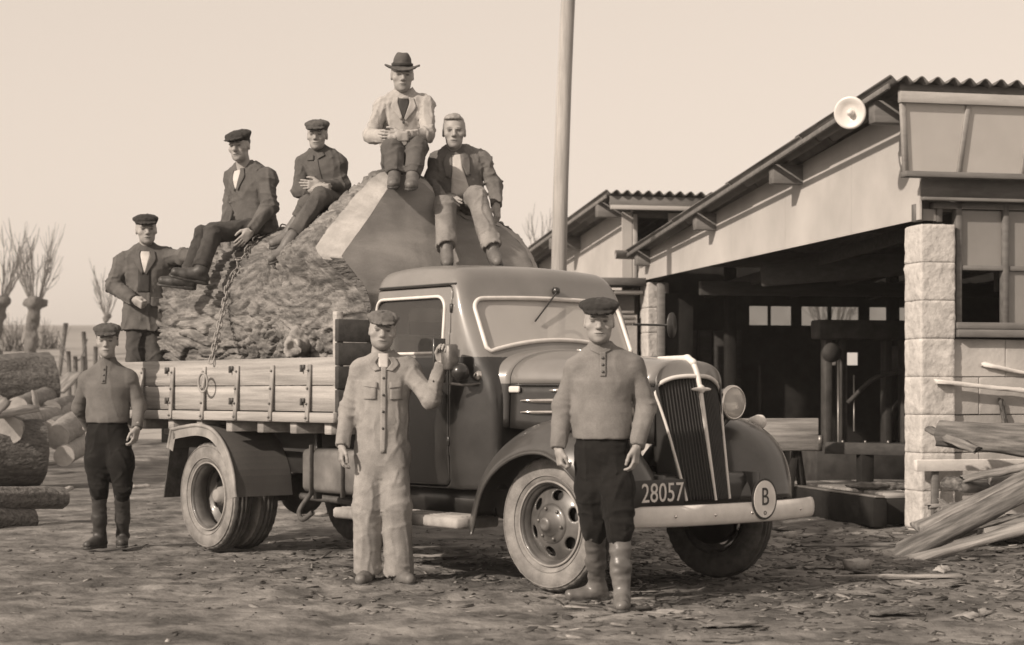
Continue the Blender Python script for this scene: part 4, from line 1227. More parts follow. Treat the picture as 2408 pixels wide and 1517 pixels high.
# grille: shell outline in (y, z), raked and pointed
def g_t(y, z): return .655 - .155 * (z - .58) / .78 - .55 * abs(y) ** 1.35 - .10 * np.clip(z - 1.30, 0, 1)
half = np.array([(.0, 1.345), (.09, 1.343), (.17, 1.332), (.235, 1.308), (.275, 1.275), (.290, 1.235), (.274, 1.16), (.248, 1.02), (.226, .86), (.205, .70), (.192, .575)])
hs = catmull(half, 44)
def out3(p, s_): return np.array([(g_t(y, z), s_ * y, z) for y, z in p])
shell_pts = np.concatenate([out3(hs[::-1], -1), out3(hs[1:], 1)])
nS = len(shell_pts)
ring = np.array(bonnet_sec(.43)); ri = np.linspace(0, len(ring) - 1, nS)
ringS = np.stack([np.interp(ri, np.arange(len(ring)), ring[:, k]) for k in range(3)], 1)
# lower ends of the shell run down beside the grille
lowmix = np.clip((1.02 - shell_pts[:, 2]) / .45, 0, 1)[:, None]
ringS = ringS * (1 - lowmix) + (shell_pts + np.array((-.16, 0, 0)) + np.stack([0 * lowmix[:, 0], np.sign(shell_pts[:, 1]) * .06, 0 * lowmix[:, 0]], 1)) * lowmix
steps = np.linspace(0, 1, 9)
PS = np.array([ringS + (shell_pts - ringS) * (1 - (1 - u) ** 1.7 if False else u) + np.array((.0, 0, .018)) * math.sin(math.pi * u) for u in steps])
o = shade_split(obj('grille_shell', grid(PS), ['paint', 'paint_lit'], truck), 1.30); solid(o, .008)
gr = obj('grille', join([grid(np.array([[(g_t(y, z) - .03, y, z) for y in np.linspace(-np.interp(z, half[::-1, 1], half[::-1, 0]), np.interp(z, half[::-1, 1], half[::-1, 0]), 13)] for z in np.linspace(.575, 1.34, 30)]))]), 'grille_dark', truck)
solid(gr, .004)
for y in np.arange(-.26, .261, .0205):
    if abs(y) < .012: continue
    zt = np.interp(abs(y), half[:6, 0], half[:6, 1]) - .012
    yb = abs(y)
    zs_ = [z for z in np.linspace(.58, zt, 14) if np.interp(z, half[::-1, 1], half[::-1, 0]) > yb + .006]
    if len(zs_) < 2: continue
    P_ = np.array([(g_t(y, z) - .004, y, z) for z in zs_])
    V, F = tube(P_, .0052, 6); obj('grille_bar', (V, F), 'grille_bar', gr)
obj('grille_frame', tube(shell_pts + (.006, 0, 0), np.where(shell_pts[:, 2] > 1.30, .014, .009), 10), 'paint_pale', gr)
mid_ = (nS - 1) // 2
P_ = np.array([(g_t(0, z) + .012, 0, z) for z in np.linspace(.575, 1.33, 18)] + [PS[q_, mid_] + (.010, 0, .008) for q_ in range(8, -1, -1)]); obj('centre_strip', tube(P_, np.linspace(.008, .020, len(P_)), 10), 'paint_pale', gr)
s = Sdf((.4, -.12, 1.18), (.62, .12, 1.34), .006); gx0 = float(g_t(0, 1.262)) + .022
s.ell((gx0, 0, 1.262), (.018, .088, .014), .006); s.ell((gx0, 0, 1.262), (.018, .026, .03), .008); obj('emblem', s.mesh(), 'paint_pale', gr)
s = Sdf((.05, -.06, 1.38), (.62, .06, 1.52), .007)
s.cone((.16, 0, 1.462), (.42, 0, 1.458), .010, .020, .02, (0, 1, 0), .8); s.cone((.42, 0, 1.458), (.47, 0, 1.43), .020, .024, .02); obj('bonnet_mascot', s.mesh(), 'paint_pale', truck)

# headlamps
for sgn in (-1, 1):
    h = bpy.data.objects.new('headlamp', None); COL.objects.link(h); h.parent = truck; h.location = (.36, sgn * .475, 1.175); h.empty_display_size = .1
    bk = obj('bucket', lathe([(0, -.20), (.03, -.195), (.062, -.15), (.088, -.08), (.104, -.02), (.108, .0)], 36, 'X'), 'paint', h); fix_normals(bk)
    obj('bezel', lathe([(.106, -.012), (.115, -.004), (.115, .010), (.104, .022), (.098, .018)], 36, 'X'), 'chrome', h)
    ln = obj('lens', lathe([(.103, .012), (.085, .030), (.055, .041), (.025, .046), (0, .047)], 36, 'X'), 'glass_lamp', h)
    obj('mirror_bowl', lathe([(.098, .008), (.08, -.04), (.05, -.065), (0, -.075)], 30, 'X'), 'chrome', h)
    obj('bracket', tube([(-.03, 0, -.09), (-.05, -sgn * .08, -.16)], .022, 10), 'paint', h)
    fl = obj('wing_lamp', join([lathe([(0, -.09), (.03, -.08), (.048, -.02), (.048, .012), (.03, .035), (0, .042)], 20, 'X')]), 'paint_pale', truck); fl.location = (.24, sgn * .87, 1.045); fix_normals(fl)

# bumper with bolts, plates
by = np.linspace(-.86, .86, 41)
BP = []
for y in by:
    x = .86 - .16 * abs(y / .86) ** 2.6
    row = [(x - .012, y, .445), (x + .004, y, .452), (x + .014, y, .475), (x + .017, y, .505), (x + .014, y, .535), (x + .004, y, .558), (x - .012, y, .565)]
    BP.append(row)
o = obj('bumper', grid(np.array(BP)), 'paint_pale', truck); solid(o, .008)
for y in (-.52, -.22, .10, .62):
    obj('bumper_bolt', xf(lathe([(.011, -.004), (.011, .004), (.007, .008), (0, .009)], 12, 'X'), None, (.86 - .16 * abs(y / .86) ** 2.6 + .017, y, .505)), 'chrome', o)
for y in (-.42, .42):
    obj('bumper_iron', beam((.5, y, .60), (.83, y, .51), .05, .02), 'iron', truck)

def text_mesh(body, size, depth=.002):
    cu = bpy.data.curves.new('t', 'FONT'); cu.body = body; cu.size = size; cu.extrude = depth; cu.align_x = 'CENTER'; cu.align_y = 'CENTER'; cu.resolution_u = 3
    o = bpy.data.objects.new('t', cu); COL.objects.link(o)
    dg = bpy.context.evaluated_depsgraph_get(); dg.update()
    me = o.evaluated_get(dg).to_mesh()
    V = np.array([v.co[:] for v in me.vertices]); F = [list(p.vertices) for p in me.polygons]
    o.evaluated_get(dg).to_mesh_clear(); bpy.data.objects.remove(o); bpy.data.curves.remove(cu)
    return V, F
def face_front(VF, t, rake=0):      # text plane (x right, y up) -> truck front (looking at it, right is +y)
    V, F = VF; V = np.stack([V[:, 2], V[:, 0], V[:, 1]], 1)
    if rake: V = V @ rotm('Z', rake).T
    return V + np.asarray(t), F
s_pl = root
pl = obj('number_plate', xf(box((0, 0, 0), (.008, .50, .165), .003), None, (.745, -.605, .640)), 'plate_black', truck)
V, F = text_mesh('28057', .145, .0015); V[:, 0] *= .98; V[:, 0] -= V[:, 0].max(); V[:, 0] += .235; w_ = V[:, 0].max() - V[:, 0].min()
V[:, 1] *= 1.12
V = V + 0.0
obj('plate_digits', face_front((V, F), (.7515, -.605, .640)), 'plate_white', pl, smooth=False)
obj('plate_bracket', beam((.60, -.40, .60), (.74, -.50, .62), .03, .02), 'iron', truck)
def oval(a, b, n=48): return [(a * math.cos(2 * math.pi * k / n), b * math.sin(2 * math.pi * k / n)) for k in range(n)]
ov = obj('country_plate', face_front((lambda V, F: (np.stack([V[:, 0], V[:, 1], V[:, 2]], 1), F))(*prism(oval(.112, .128), .006)), (.878, .205, .585), 0), 'plate_black', truck, smooth=False)
obj('plate_face', face_front(prism(oval(.098, .114), .003), (.884, .205, .585)), 'plate_white', ov, smooth=False)
obj('plate_letter', face_front(xf(text_mesh('B', .150, .001), np.diag((.86, 1.05, 1)), (0, .01, 0)), (.889, .205, .585)), 'plate_black', ov, smooth=False)
obj('plate_seal', face_front(xf(lathe([(.0125, 0), (.0125, .002), (.008, .002), (.008, 0)], 16, 'Z', closed=True), None, (0, -.085, 0)), (.887, .205, .585)), 'plate_black', ov, smooth=False)
obj('plate_stay', beam((.82, .20, .47), (.875, .205, .58), .03, .01), 'iron', truck)

# cab: sheet metal shell sculpted as one volume, the near door cut out of it
def smax(a, b, k):
    h = np.clip(.5 - .5 * (a - b) / k, 0, 1); return a + (b - a) * h + k * h * (1 - h)
WSn = norm((.45, 0, .21)); WSp = np.array((-.72, 0, 1.50))
def cab_outer(P, inset=0.0):
    t, y, z = P[..., 0], P[..., 1], P[..., 2]
    half = .775 - .07 * np.clip(z - 1.42, 0, None) - .10 * np.clip(z - 1.75, 0, None) ** 1.5 - .10 * np.clip(1.05 - z, 0, None) ** 2
    half = half - .13 * smooth01((t + 1.0) / .45)            # cowl narrows towards the bonnet
    side = np.abs(y) - half
    roof = z - (2.13 - .06 * ((t + 1.50) / .62) ** 2 - .030 * (y / .7) ** 2)
    rear = -1.985 - t + .05 * (y / .7) ** 2 
    scr = ((P - WSp) @ WSn) + .04 * (y / .65) ** 2
    frt = t + .66
    d = smax(side, roof, .13); d = smax(d, scr, .075); d = smax(d, rear, .10); d = smax(d, frt, .06); d = smax(d, .60 - z, .03)
    return d + inset
def rrect(u, v, cu, cv, hu, hv, r):
    a = np.abs(u - cu) - (hu - r); b = np.abs(v - cv) - (hv - r)
    return np.hypot(np.maximum(a, 0), np.maximum(b, 0)) + np.minimum(np.maximum(a, b), 0) - r
HV = .010
cab_lo, cab_hi = (-2.06, -.84, .56), (-.58, .84, 2.18)
s = Sdf(cab_lo, cab_hi, HV)
Pc = s.pts(tuple(slice(0, n) for n in s.n))
outer = cab_outer(Pc); shell = np.maximum(outer, -(outer + .030))
t_, y_, z_ = Pc[..., 0], Pc[..., 1], Pc[..., 2]
# along-screen coordinate
wu = norm((-.21, 0, .45)); sv = (Pc - WSp) @ wu
scr_open = np.maximum(rrect(y_, sv, 0, .225 + 0, .655, .195, .085) - 0, np.abs((Pc - WSp) @ WSn) - .10)
low = sv - (.020 + .080 * (1 - (y_ / .655) ** 2))           # lower edge bows upward in the middle
scr_open = np.maximum(scr_open, -low)
win = np.maximum(rrect(t_, z_, -1.50, 1.70, .40, .185, .10), .40 - np.abs(y_))
rearw = np.maximum(rrect(y_, z_, 0, 1.72, .42, .13, .08), t_ + 1.85)
body = np.maximum(np.maximum(np.maximum(shell, -scr_open), -win), -rearw)
door_pr = np.maximum(rrect(t_, z_, -1.475, 1.285, .445, .67, .06), .4 - np.abs(y_))
body = np.maximum(body, -door_pr)
s.d = body.astype(np.float32)
cab = shade_split(obj('cab', s.mesh(), ['paint', 'paint_lit'], truck))
for sgn in (-1, 1):
    s2 = Sdf(cab_lo, cab_hi, HV)
    dd = np.maximum(np.maximum(shell, door_pr + .0075), -win)
    s2.d = np.maximum(dd, (y_ * -sgn) + .3).astype(np.float32)
    door = shade_split(obj('cab_door', s2.mesh(), ['paint', 'paint_lit'], truck))
    # pale bead round the window, pane, handle, hinges
    def sidey(x, z): 
        lo_, hi_ = .3, .9
        for _ in range(24):
            m_ = (lo_ + hi_) / 2
            if cab_outer(np.array((x, m_, z))) > 0: hi_ = m_
            else: lo_ = m_
        return lo_
    P_ = []
    for cx_, cz_, a0 in ((-1.50 + .305, 1.70 + .09, 0), (-1.50 - .305, 1.70 + .09, 90), (-1.50 - .335, 1.70 - .13, 180), (-1.50 + .335, 1.70 - .13, 270)):
        rr_ = .095 if a0 < 180 else .065
        for a in np.linspace(a0, a0 + 90, 8):
            x = cx_ + rr_ * math.cos(math.radians(a)); z = cz_ + rr_ * math.sin(math.radians(a)); P_.append((x, sgn * (sidey(x, z) + .002), z))
    obj('window_bead', tube(P_, .0115, 8, closed=True), 'paint_pale', door)
    a0 = sidey(-1.50, 1.55) - .018; a1 = sidey(-1.50, 1.87) - .018
    V = np.array([(-1.89, sgn * a0, 1.52), (-1.11, sgn * a0, 1.52), (-1.11, sgn * a1, 1.88), (-1.89, sgn * a1, 1.88)]); o = obj('window_pane', (V, [[0, 1, 2, 3]]), 'glass_door', door, smooth=False)
    obj('door_handle', tube(catmull([(-1.70, sgn * (sidey(-1.7, 1.36) - .005), 1.36), (-1.70, sgn * (sidey(-1.7, 1.36) + .04), 1.36), (-1.66, sgn * (sidey(-1.65, 1.36) + .045), 1.36), (-1.56, sgn * (sidey(-1.6, 1.36) + .04), 1.355)], 10), .010, 8), 'chrome', door)
    for z in (.92, 1.50, 1.80):
        y0 = sidey(-1.025, z); obj('hinge', beam((-1.025, sgn * (y0 + .003), z - .03), (-1.025, sgn * (y0 + .003), z + .03), .022, .022), 'paint', door)
    obj('drip_rail', tube([(x, sgn * (sidey(x, 1.965) + .004), 1.965) for x in np.linspace(-1.92, -1.02, 14)], .008, 6), 'paint', cab)
# screen frame and glass
def scr_pt(y, v, off=.0): return WSp + wu * v + WSn * (off - .04 * (y / .65) ** 2) + np.array((0, y, 0))
lowv = lambda y: .020 + .080 * (1 - (y / .655) ** 2)
P_ = []
for y in np.linspace(-.63, .63, 24): P_.append(scr_pt(y, lowv(y) + .004, .004))
for a in np.linspace(-20, 0, 3): pass
for v in np.linspace(.06, .31, 8): P_.append(scr_pt(.653, v, .004))
for a in np.linspace(0, 90, 8)[1:]: P_.append(scr_pt(.570 + .083 * math.cos(math.radians(a)), .335 + .083 * math.sin(math.radians(a)), .004))
for y in np.linspace(.56, -.56, 20)[1:]: P_.append(scr_pt(y, .418, .004))
for a in np.linspace(90, 180, 8)[1:]: P_.append(scr_pt(-.570 + .083 * math.cos(math.radians(a)), .335 + .083 * math.sin(math.radians(a)), .004))
for v in np.linspace(.31, .06, 8)[1:]: P_.append(scr_pt(-.653, v, .004))
sf = obj('windscreen_frame', tube(P_, .015, 8, closed=True), 'paint_pale', cab)
GQ = np.array([[scr_pt(y, v, -.012) for v in (lowv(y) - .012, .2, .43)] for y in np.linspace(-.665, .665, 21)])
obj('windscreen', grid(GQ), 'glass_screen', cab)
wp0 = scr_pt(.06, .46, .03); wp1 = scr_pt(-.20, .24, .012)
obj('wiper', tube([wp0, (wp0 + wp1) / 2 + WSn * .004, wp1], .006, 6), 'plate_black', cab)
obj('wiper_motor', box(scr_pt(.065, .475, .02), (.05, .05, .05), .012), 'paint', cab)
# interior
obj('seat', box((-1.62, 0, 1.02), (.46, 1.30, .20), .05), 'seat_leather', cab)
obj('seat_back', box((-1.86, 0, 1.36), (.12, 1.30, .58), .05), 'seat_leather', cab)
ct = np.array((-1.18, .36, 1.50)); Rw = rotm('Y', 32)
obj('steering_wheel', xf(tube([Rw @ (0, .20 * math.cos(q), .20 * math.sin(q)) for q in np.linspace(0, 6.283, 32, endpoint=False)], .012, 8, closed=True), None, ct), 'plate_black', cab)
obj('steering_column', tube([ct, (-.80, .36, 1.16)], .02, 8), 'plate_black', cab)
obj('rear_window_pane', (np.array([(-1.975, -.42, 1.60), (-1.975, .42, 1.60), (-1.965, .42, 1.85), (-1.965, -.42, 1.85)]), [[0, 1, 2, 3]]), 'glass_door', cab, smooth=False)
obj('dashboard', box((-.84, 0, 1.42), (.12, 1.15, .16), .03), 'paint', cab)
# cowl side lamp, arm with mirror on the far side, signal arm box and spot lamp on the near side
cl = obj('cowl_lamp', join([lathe([(0, -.05), (.024, -.045), (.034, 0), (.036, .02), (.028, .032), (0, .036)], 20, 'X')]), 'chrome', truck); cl.location = (-.80, -.705, 1.352); fix_normals(cl)
obj('lamp_stem', tube([(-.80, -.705, 1.33), (-.80, -.69, 1.26)], .014, 8), 'paint_black', truck)
m0 = np.array((-.80, .70, 1.72)); m1 = np.array((-.74, .99, 1.72))
mr = obj('wing_mirror', tube([m0, m1], .008, 8), 'paint_black', truck)
obj('mirror_head', xf(lathe([(0, -.02), (.05, -.018), (.075, -.006), (.078, .006), (0, .008)], 28, 'X'), np.diag((1, .62, 1.2)), m1 + (.0, .03, 0)), 'paint_black', mr)
sg = obj('signal_arm', tube(catmull([(-.72, .70, 1.48), (-.70, .86, 1.48), (-.70, .93, 1.40)], 10), .010, 8), 'paint_black', truck)
obj('signal_box', box((-.70, .96, 1.42), (.06, .09, .10), .01), 'paint_black', sg)
# near side: mirror board on a bracket with a round spot lamp beneath
nb = obj('signal_bracket', tube(catmull([(-.78, -.70, 1.30), (-.80, -.80, 1.29), (-.86, -.90, 1.30)], 12), .010, 8), 'dull_metal', truck)
obj('signal_board', box((-.93, -.93, 1.45), (.022, .10, .29), .005), 'paint_black', nb)
obj('signal_case', box((-.86, -.90, 1.47), (.10, .085, .17), .012), 'dull_metal', nb)
obj('horn_dome', xf(lathe([(0, .055), (.03, .050), (.052, .032), (.060, .0), (.05, -.04), (.02, -.06), (0, -.062)], 28, 'X'), None, (-.80, -.86, 1.375)), 'paint', nb)

# bed
BX0, BX1, BHW = -5.42, -2.08, .95
bed = obj('bed_floor', join([box(((BX0 + BX1) / 2, 0, 1.065), (BX1 - BX0, 2 * BHW - .06, .05))]), 'bed_plank', truck, smooth=False)
for k in range(8):
    x = BX0 + .12 + k * (BX1 - BX0 - .24) / 7
    obj('cross_sill', box((x, 0, .985), (.085, 2 * BHW - .02, .085), .006), 'bed_plank', truck)
for y in (-.42, .42):
    obj('bed_runner', box(((BX0 + BX1) / 2, y, .875), (BX1 - BX0, .09, .13), .006), 'dark_plank', truck)
LenB = BX1 - BX0
for sgn in (-1, 1):
    for z0, z1 in ((1.105, 1.287), (1.292, 1.490)):
        obj('side_board', box(((BX0 + BX1) / 2, sgn * (BHW - .012), (z0 + z1) / 2), (LenB, .032, z1 - z0), .005), 'bed_plank', truck)
    obj('side_rail', box(((BX0 + BX1) / 2, sgn * (BHW - .004), 1.062), (LenB + .02, .07, .072), .006), 'bed_plank', truck)
    obj('seam_strip', box(((BX0 + BX1) / 2, sgn * (BHW - .03), 1.1015), (LenB, .03, .006)), 'soot_wood', truck)
    for k in range(7):
        x = BX1 - .31 - .487 * k
        st_ = obj('stake_strap', beam((x, sgn * (BHW + .012), 1.44), (x, sgn * (BHW + .040), 1.035), .016, .042, .003, up=(1, 0, 0)), 'dusty_metal', truck)
        for z in (1.40, 1.27, 1.16, 1.06):
            obj('rivet', xf(lathe([(0, .009), (.007, .007), (.010, 0)], 8, 'Y'), np.diag((1, sgn, 1)), (x, sgn * (BHW + .014 + .028 * (1.44 - z) / .4 + .012), z)), 'dull_metal', st_)
        if k % 2 == 0 or k == 6:
            for z in (1.425, 1.185):
                xx = x - .095 + .05 * (k == 6)
                hk = obj('side_catch', box((xx, sgn * (BHW + .012), z), (.05, .02, .03), .004), 'iron', truck)
                obj('catch_pin', box((xx, sgn * (BHW + .022), z - .012), (.014, .024, .05), .003), 'iron', hk)
for z0, z1 in ((1.105, 1.287), (1.292, 1.490)):
    obj('tailboard', box((BX0 - .018, 0, (z0 + z1) / 2), (.032, 2 * BHW, z1 - z0), .005), 'bed_plank', truck)
for k in range(4):
    z = 1.10 + .165 * k
    obj('headboard_plank', box((BX1 + .035, 0, z + .08), (.045, 2 * BHW + .04, .158), .004), 'dark_plank', truck)
for sgn in (-1, 1):
    obj('headboard_post', box((BX1 - .02, sgn * (BHW - .03), 1.42), (.05, .06, .78), .005), 'bed_plank', truck)
# rear wings, flaps
rc = catmull([(-WB - .45, .96), (-WB - .37, .95), (-WB - .24, .965), (-WB, .985), (-WB + .22, .955), (-WB + .40, .84), (-WB + .52, .66), (-WB + .565, .45)], 30)
rc[:4, 1] = np.linspace(.80, rc[4, 1], 4)
for sgn in (-1, 1):
    W0, W1 = .46, .965
    T = np.gradient(rc, axis=0); T /= np.linalg.norm(T, axis=1)[:, None]; Nn = np.stack([-T[:, 1], T[:, 0]], 1)
    PR = np.array([[(rc[i, 0], sgn * W0, rc[i, 1])] + [(rc[i, 0], sgn * W1, rc[i, 1])] + [(rc[i, 0] - Nn[i, 0] * .075, sgn * (W1 + .004), rc[i, 1] - Nn[i, 1] * .075)] for i in range(len(rc))])
    o = obj('rear_wing', grid(PR), 'wing_dusty', truck, smooth=False); solid(o, .008)
    lipm = obj('wing_lip', tube(PR[:, 1] + (0, sgn * .004, 0), .016, 8), 'dusty_metal', o)
    fl = np.array([[(rc[i, 0] - Nn[i, 0] * q, sgn * (W1 + .008), rc[i, 1] - Nn[i, 1] * q) for q in (.0, .08)] for i in range(len(rc))])
    obj('wing_flange', grid(fl), 'dusty_metal', o, smooth=False)
    V = np.array([(-WB - .455, sgn * .78, .80), (-WB - .455, sgn * .95, .80), (-WB - .56, sgn * .95, .40), (-WB - .56, sgn * .78, .40)]); mf = obj('mud_flap', (V, [[0, 1, 2, 3]]), 'tyre_tread', truck, smooth=False); solid(mf, .012)
obj('tail_bracket', box((-WB - .62, -.80, .925), (.30, .06, .05), .005), 'bed_plank', truck)

# ------------------------------------------------------------------ the great log on the bed
log = root('oak_trunk', 'huge rough-barked tree trunk chained on the truck bed, butt end towards the cab', 'log', tuple(tw(-3.7, 0, 1.09)), TA)
butt = np.array([(-.50, 1.08), (-.60, 1.28), (-.63, 1.55), (-.66, 1.85), (-.69, 2.01), (-.845, 2.215), (-.80, 2.33), (-.545, 2.58), (-.23, 2.855), (-.05, 2.90), (.16, 2.86), (.34, 2.70), (.46, 2.60), (.64, 2.59), (.84, 2.54), (1.01, 2.38), (1.06, 2.05), (1.0, 1.6), (.80, 1.22), (.50, 1.08)])
facep = np.array([(-.48, 1.12), (-.58, 1.5), (-.63, 1.85), (-.667, 2.0), (-.803, 2.21), (-.466, 2.52), (-.159, 2.82), (-.02, 2.88), (.14, 2.81), (.30, 2.66), (.44, 2.56), (.62, 2.555), (.82, 2.51), (.98, 2.36), (1.03, 2.05), (.98, 1.6), (.78, 1.25), (.48, 1.12)])
NA, NL = 400, 420
def resample_closed(P, n, c, smooth_=True):
    Q = (catmull(np.vstack([P, P[:1]]), 600)[:-1] if smooth_ else np.array([np.interp(np.linspace(0, len(P), 900)[:-1], np.arange(len(P) + 1), np.append(P[:, k], P[0, k])) for k in (0, 1)]).T); ang = np.arctan2(Q[:, 1] - c[1], Q[:, 0] - c[0]); o_ = np.argsort(ang); a = ang[o_]; R = np.hypot(*(Q - c).T)[o_]
    return lambda th: np.interp(np.mod(th + math.pi, 2 * math.pi) - math.pi, np.concatenate([a - 2 * math.pi, a, a + 2 * math.pi]), np.concatenate([R, R, R]))
cB = np.array((.03, 1.82)); Rb = resample_closed(butt, 400, cB); Rf = resample_closed(facep, 400, cB, False)
th = np.arange(NA) * 2 * math.pi / NA
xs_ = np.concatenate([np.linspace(-5.25, -2.75, 310), np.linspace(-2.74, -2.25, NL - 310)])
LV = np.zeros((NL, NA, 3))
for i, x in enumerate(xs_):
    f = smooth01((x + 3.75) / 1.35); rr_ = .715 + .025 * (x + 5.25) / 1.5 if x < -3.75 else .74
    g = f ** 1.15
    cen = np.array((.02, 1.10 + rr_)) * (1 - g) + cB * g
    LV[i, :, 0] = x
    R = rr_ * (1 - g) + Rb(th) * g
    LV[i, :, 1] = cen[0] + R * np.cos(th); LV[i, :, 2] = cen[1] + R * np.sin(th)
# the felled end: raked face, lower edge further forward
def face_x(y, z): return np.clip(-2.10 - .44 * np.clip(z - 1.95, 0, None), None, -2.10) - .02 * np.abs(y)
ringE = LV[-1]
# stretch the last stations to the face
fx = face_x(ringE[:, 1], ringE[:, 2])
bevel = np.interp(np.arctan2(ringE[:, 2] - cB[1], ringE[:, 1] - cB[0]), [-3.2, -2.6, 1.3, 1.62, 2.1, 2.65, 2.85, 3.2], [.0, .0, .02, .08, .18, .22, .10, .0])
for i, x in enumerate(xs_):
    if x > -3.0:
        u = (x + 3.0) / (xs_[-1] + 3.0); LV[i, :, 0] = -3.0 + (fx - bevel + 3.0) * u
# burr bulge on the near side and knots
def bump_at(c, r, h):
    global LV
    d = np.linalg.norm((LV - np.array(c)) * (1, 1, 1), axis=-1); n_ = LV.copy(); n_[..., 0] = 0; n_[..., 1] -= .02; n_[..., 2] -= 1.75
    n_ /= np.linalg.norm(n_, axis=-1)[..., None] + 1e-9
    LV = LV + n_ * (h * np.exp(-(d / r) ** 2))[..., None]
bump_at((-3.0, -.76, 1.95), .40, .10); bump_at((-3.55, -.66, 2.05), .25, .04); bump_at((-2.75, -.75, 1.65), .25, .06); bump_at((-4.6, -.6, 1.9), .3, .03)
S_ = np.stack([LV[..., 0] * 1.6, LV[..., 1] * 7, LV[..., 2] * 7], -1).reshape(-1, 3)
warp = np.stack([fbm(LV.reshape(-1, 3) * 1.3 + 5, 2), fbm(LV.reshape(-1, 3) * 1.3 + 15, 2), fbm(LV.reshape(-1, 3) * 1.3 + 25, 2)], 1)
def voro(P):
    I = np.floor(P).astype(int); d1 = np.full(len(P), 9.); d2 = np.full(len(P), 9.); hid = np.zeros(len(P))
    for dx in (-1, 0, 1):
        for dy in (-1, 0, 1):
            for dz in (-1, 0, 1):
                C = I + (dx, dy, dz); h = _perm[_perm[_perm[C[:, 0] & 255] + (C[:, 1] & 255)] + (C[:, 2] & 255)]
                d = np.linalg.norm(C + .5 + .42 * _g[h] - P, axis=1); nw = d < d1
                d2 = np.where(nw, d1, np.minimum(d2, d)); hid = np.where(nw, h / 255., hid); d1 = np.where(nw, d, d1)
    return d2 - d1, hid
L3 = LV.reshape(-1, 3)
burr = np.exp(-(np.linalg.norm(L3 - np.array((-3.0, -.8, 1.9)), axis=1) / .55) ** 2)[:, None]      # grain swirls round the burr
A3 = np.stack([L3[:, 0] * 1.9, L3[:, 1] * 12.5, L3[:, 2] * 12.5], 1) + warp * (.5 + 2.4 * burr)
nA = noise(A3 + warp * .9); nB = noise(A3 * 2.2 + 31 + warp * 1.2); nC = noise(np.stack([L3[:, 0] * 7, L3[:, 1] * 3.5, L3[:, 2] * 3.5], 1) + warp * 2)
f1_ = smooth01(np.abs(nA) / .20); f2_ = smooth01(np.abs(nB) / .22); f3_ = smooth01(np.abs(nC) / .10)
e2, h2 = voro(A3 * 2.6 + warp * 2)
dsp = (.027 * f1_ + .011 * f2_ * f1_ + .006 * f3_ * f1_ + .006 * smooth01(e2 / .3) + .010 * (.5 + nA) + .014 * fbm(L3 * 1.8, 2) + .003 * noise(S_ * 3)).reshape(NL, NA)
h1 = .5 + .5 * np.clip(noise(A3 * .9 + 77), -1, 1)
n_ = LV.copy(); n_[..., 0] = 0; n_[..., 1] -= .02; n_[..., 2] -= 1.75; n_ /= np.linalg.norm(n_, axis=-1)[..., None]
fade = np.clip((NL - 1 - np.arange(NL)) / 6, .15, 1)[:, None]
LV = LV + n_ * ((dsp - .03) * fade)[..., None]
LV[..., 2] = np.maximum(LV[..., 2], 1.094)
off = np.array((-3.7, 0, 1.09))
bk_ = obj('bark', grid(LV - off, close_v=True), 'bark', log)
tn_ = np.ones((NL * NA, 4), np.float32); tn_[:, :3] = (.72 + .5 * h1 + .12 * h2)[:, None]
bk_.data.color_attributes.new('tone', 'FLOAT_COLOR', 'POINT').data.foreach_set('color', tn_.ravel())
# bevelled sap edge and the cut face
angE = np.arctan2(LV[-1, :, 2] - cB[1], LV[-1, :, 1] - cB[0])
inner = np.stack([fx, cB[0] + Rf(angE) * np.cos(angE), cB[1] + Rf(angE) * np.sin(angE)], 1)
inner[:, 0] = face_x(inner[:, 1], inner[:, 2])
BE = np.array([LV[-1] + (inner - LV[-1]) * u for u in np.linspace(0, 1, 6)]); BE += .006 * noise(BE.reshape(-1, 3) * 9).reshape(BE.shape[:2])[..., None]
sE = obj('sap_edge', grid(BE - off, close_v=True), ['cut_wood_pale', 'dark_bark'], log)
zB = np.array([p.center[2] + off[2] for p in sE.data.polygons]); yB = np.array([p.center[1] for p in sE.data.polygons])
sE.data.polygons.foreach_set('material_index', ((zB < 2.20) & (yB < .3)).astype(np.int32))
rings = []
for u in np.linspace(1, .02, 22):
    q = np.array((0, cB[0], cB[1])) + (inner - np.array((0, cB[0], cB[1]))) * (1, u, u); q[:, 0] = face_x(q[:, 1], q[:, 2])
    w_ = np.where(u < .999, 1, 0); 
    q[:, 0] += w_ * (.010 * fbm(np.stack([q[:, 0] * 0, q[:, 1] * 3, q[:, 2] * 3], 1), 3) + .03 * smooth01((q[:, 1] - .22) / .05) * (1 if u < .97 else 0))
    rings.append(q)
V, F = grid(np.array(rings) - off, close_v=True); F = F + [[(21) * NA + k for k in range(NA)]]
obj('cut_face', (V, F), 'cut_wood', log)
re_ = LV[0]; cc = re_.mean(0)
V = np.vstack([re_, cc + (re_ - cc) * .5, cc[None]]) - off
obj('cut_end', (V, [[i, NA + i, NA + (i + 1) % NA, (i + 1) % NA] for i in range(NA)] + [[NA + i, 2 * NA, NA + (i + 1) % NA] for i in range(NA)]), 'cut_wood_pale', log)
# torn branch stub on the near side
s = Sdf((-.35, -.35, -.35), (.35, .35, .35), .014)
sd_ = norm((.55, -.75, -.30)); s.cone(-sd_ * .2, sd_ * .12, .13, .075, .03); s.ell(sd_ * .17, (.065, .065, .065), .03, mode='sub'); s.rough(lambda P: .03 * fbm(P * 9 + 3, 3))
V, F = s.mesh(); obj('branch_stub', (V + np.array((-2.78, -.80, 1.60)) - off, F), 'pale_bark', log)

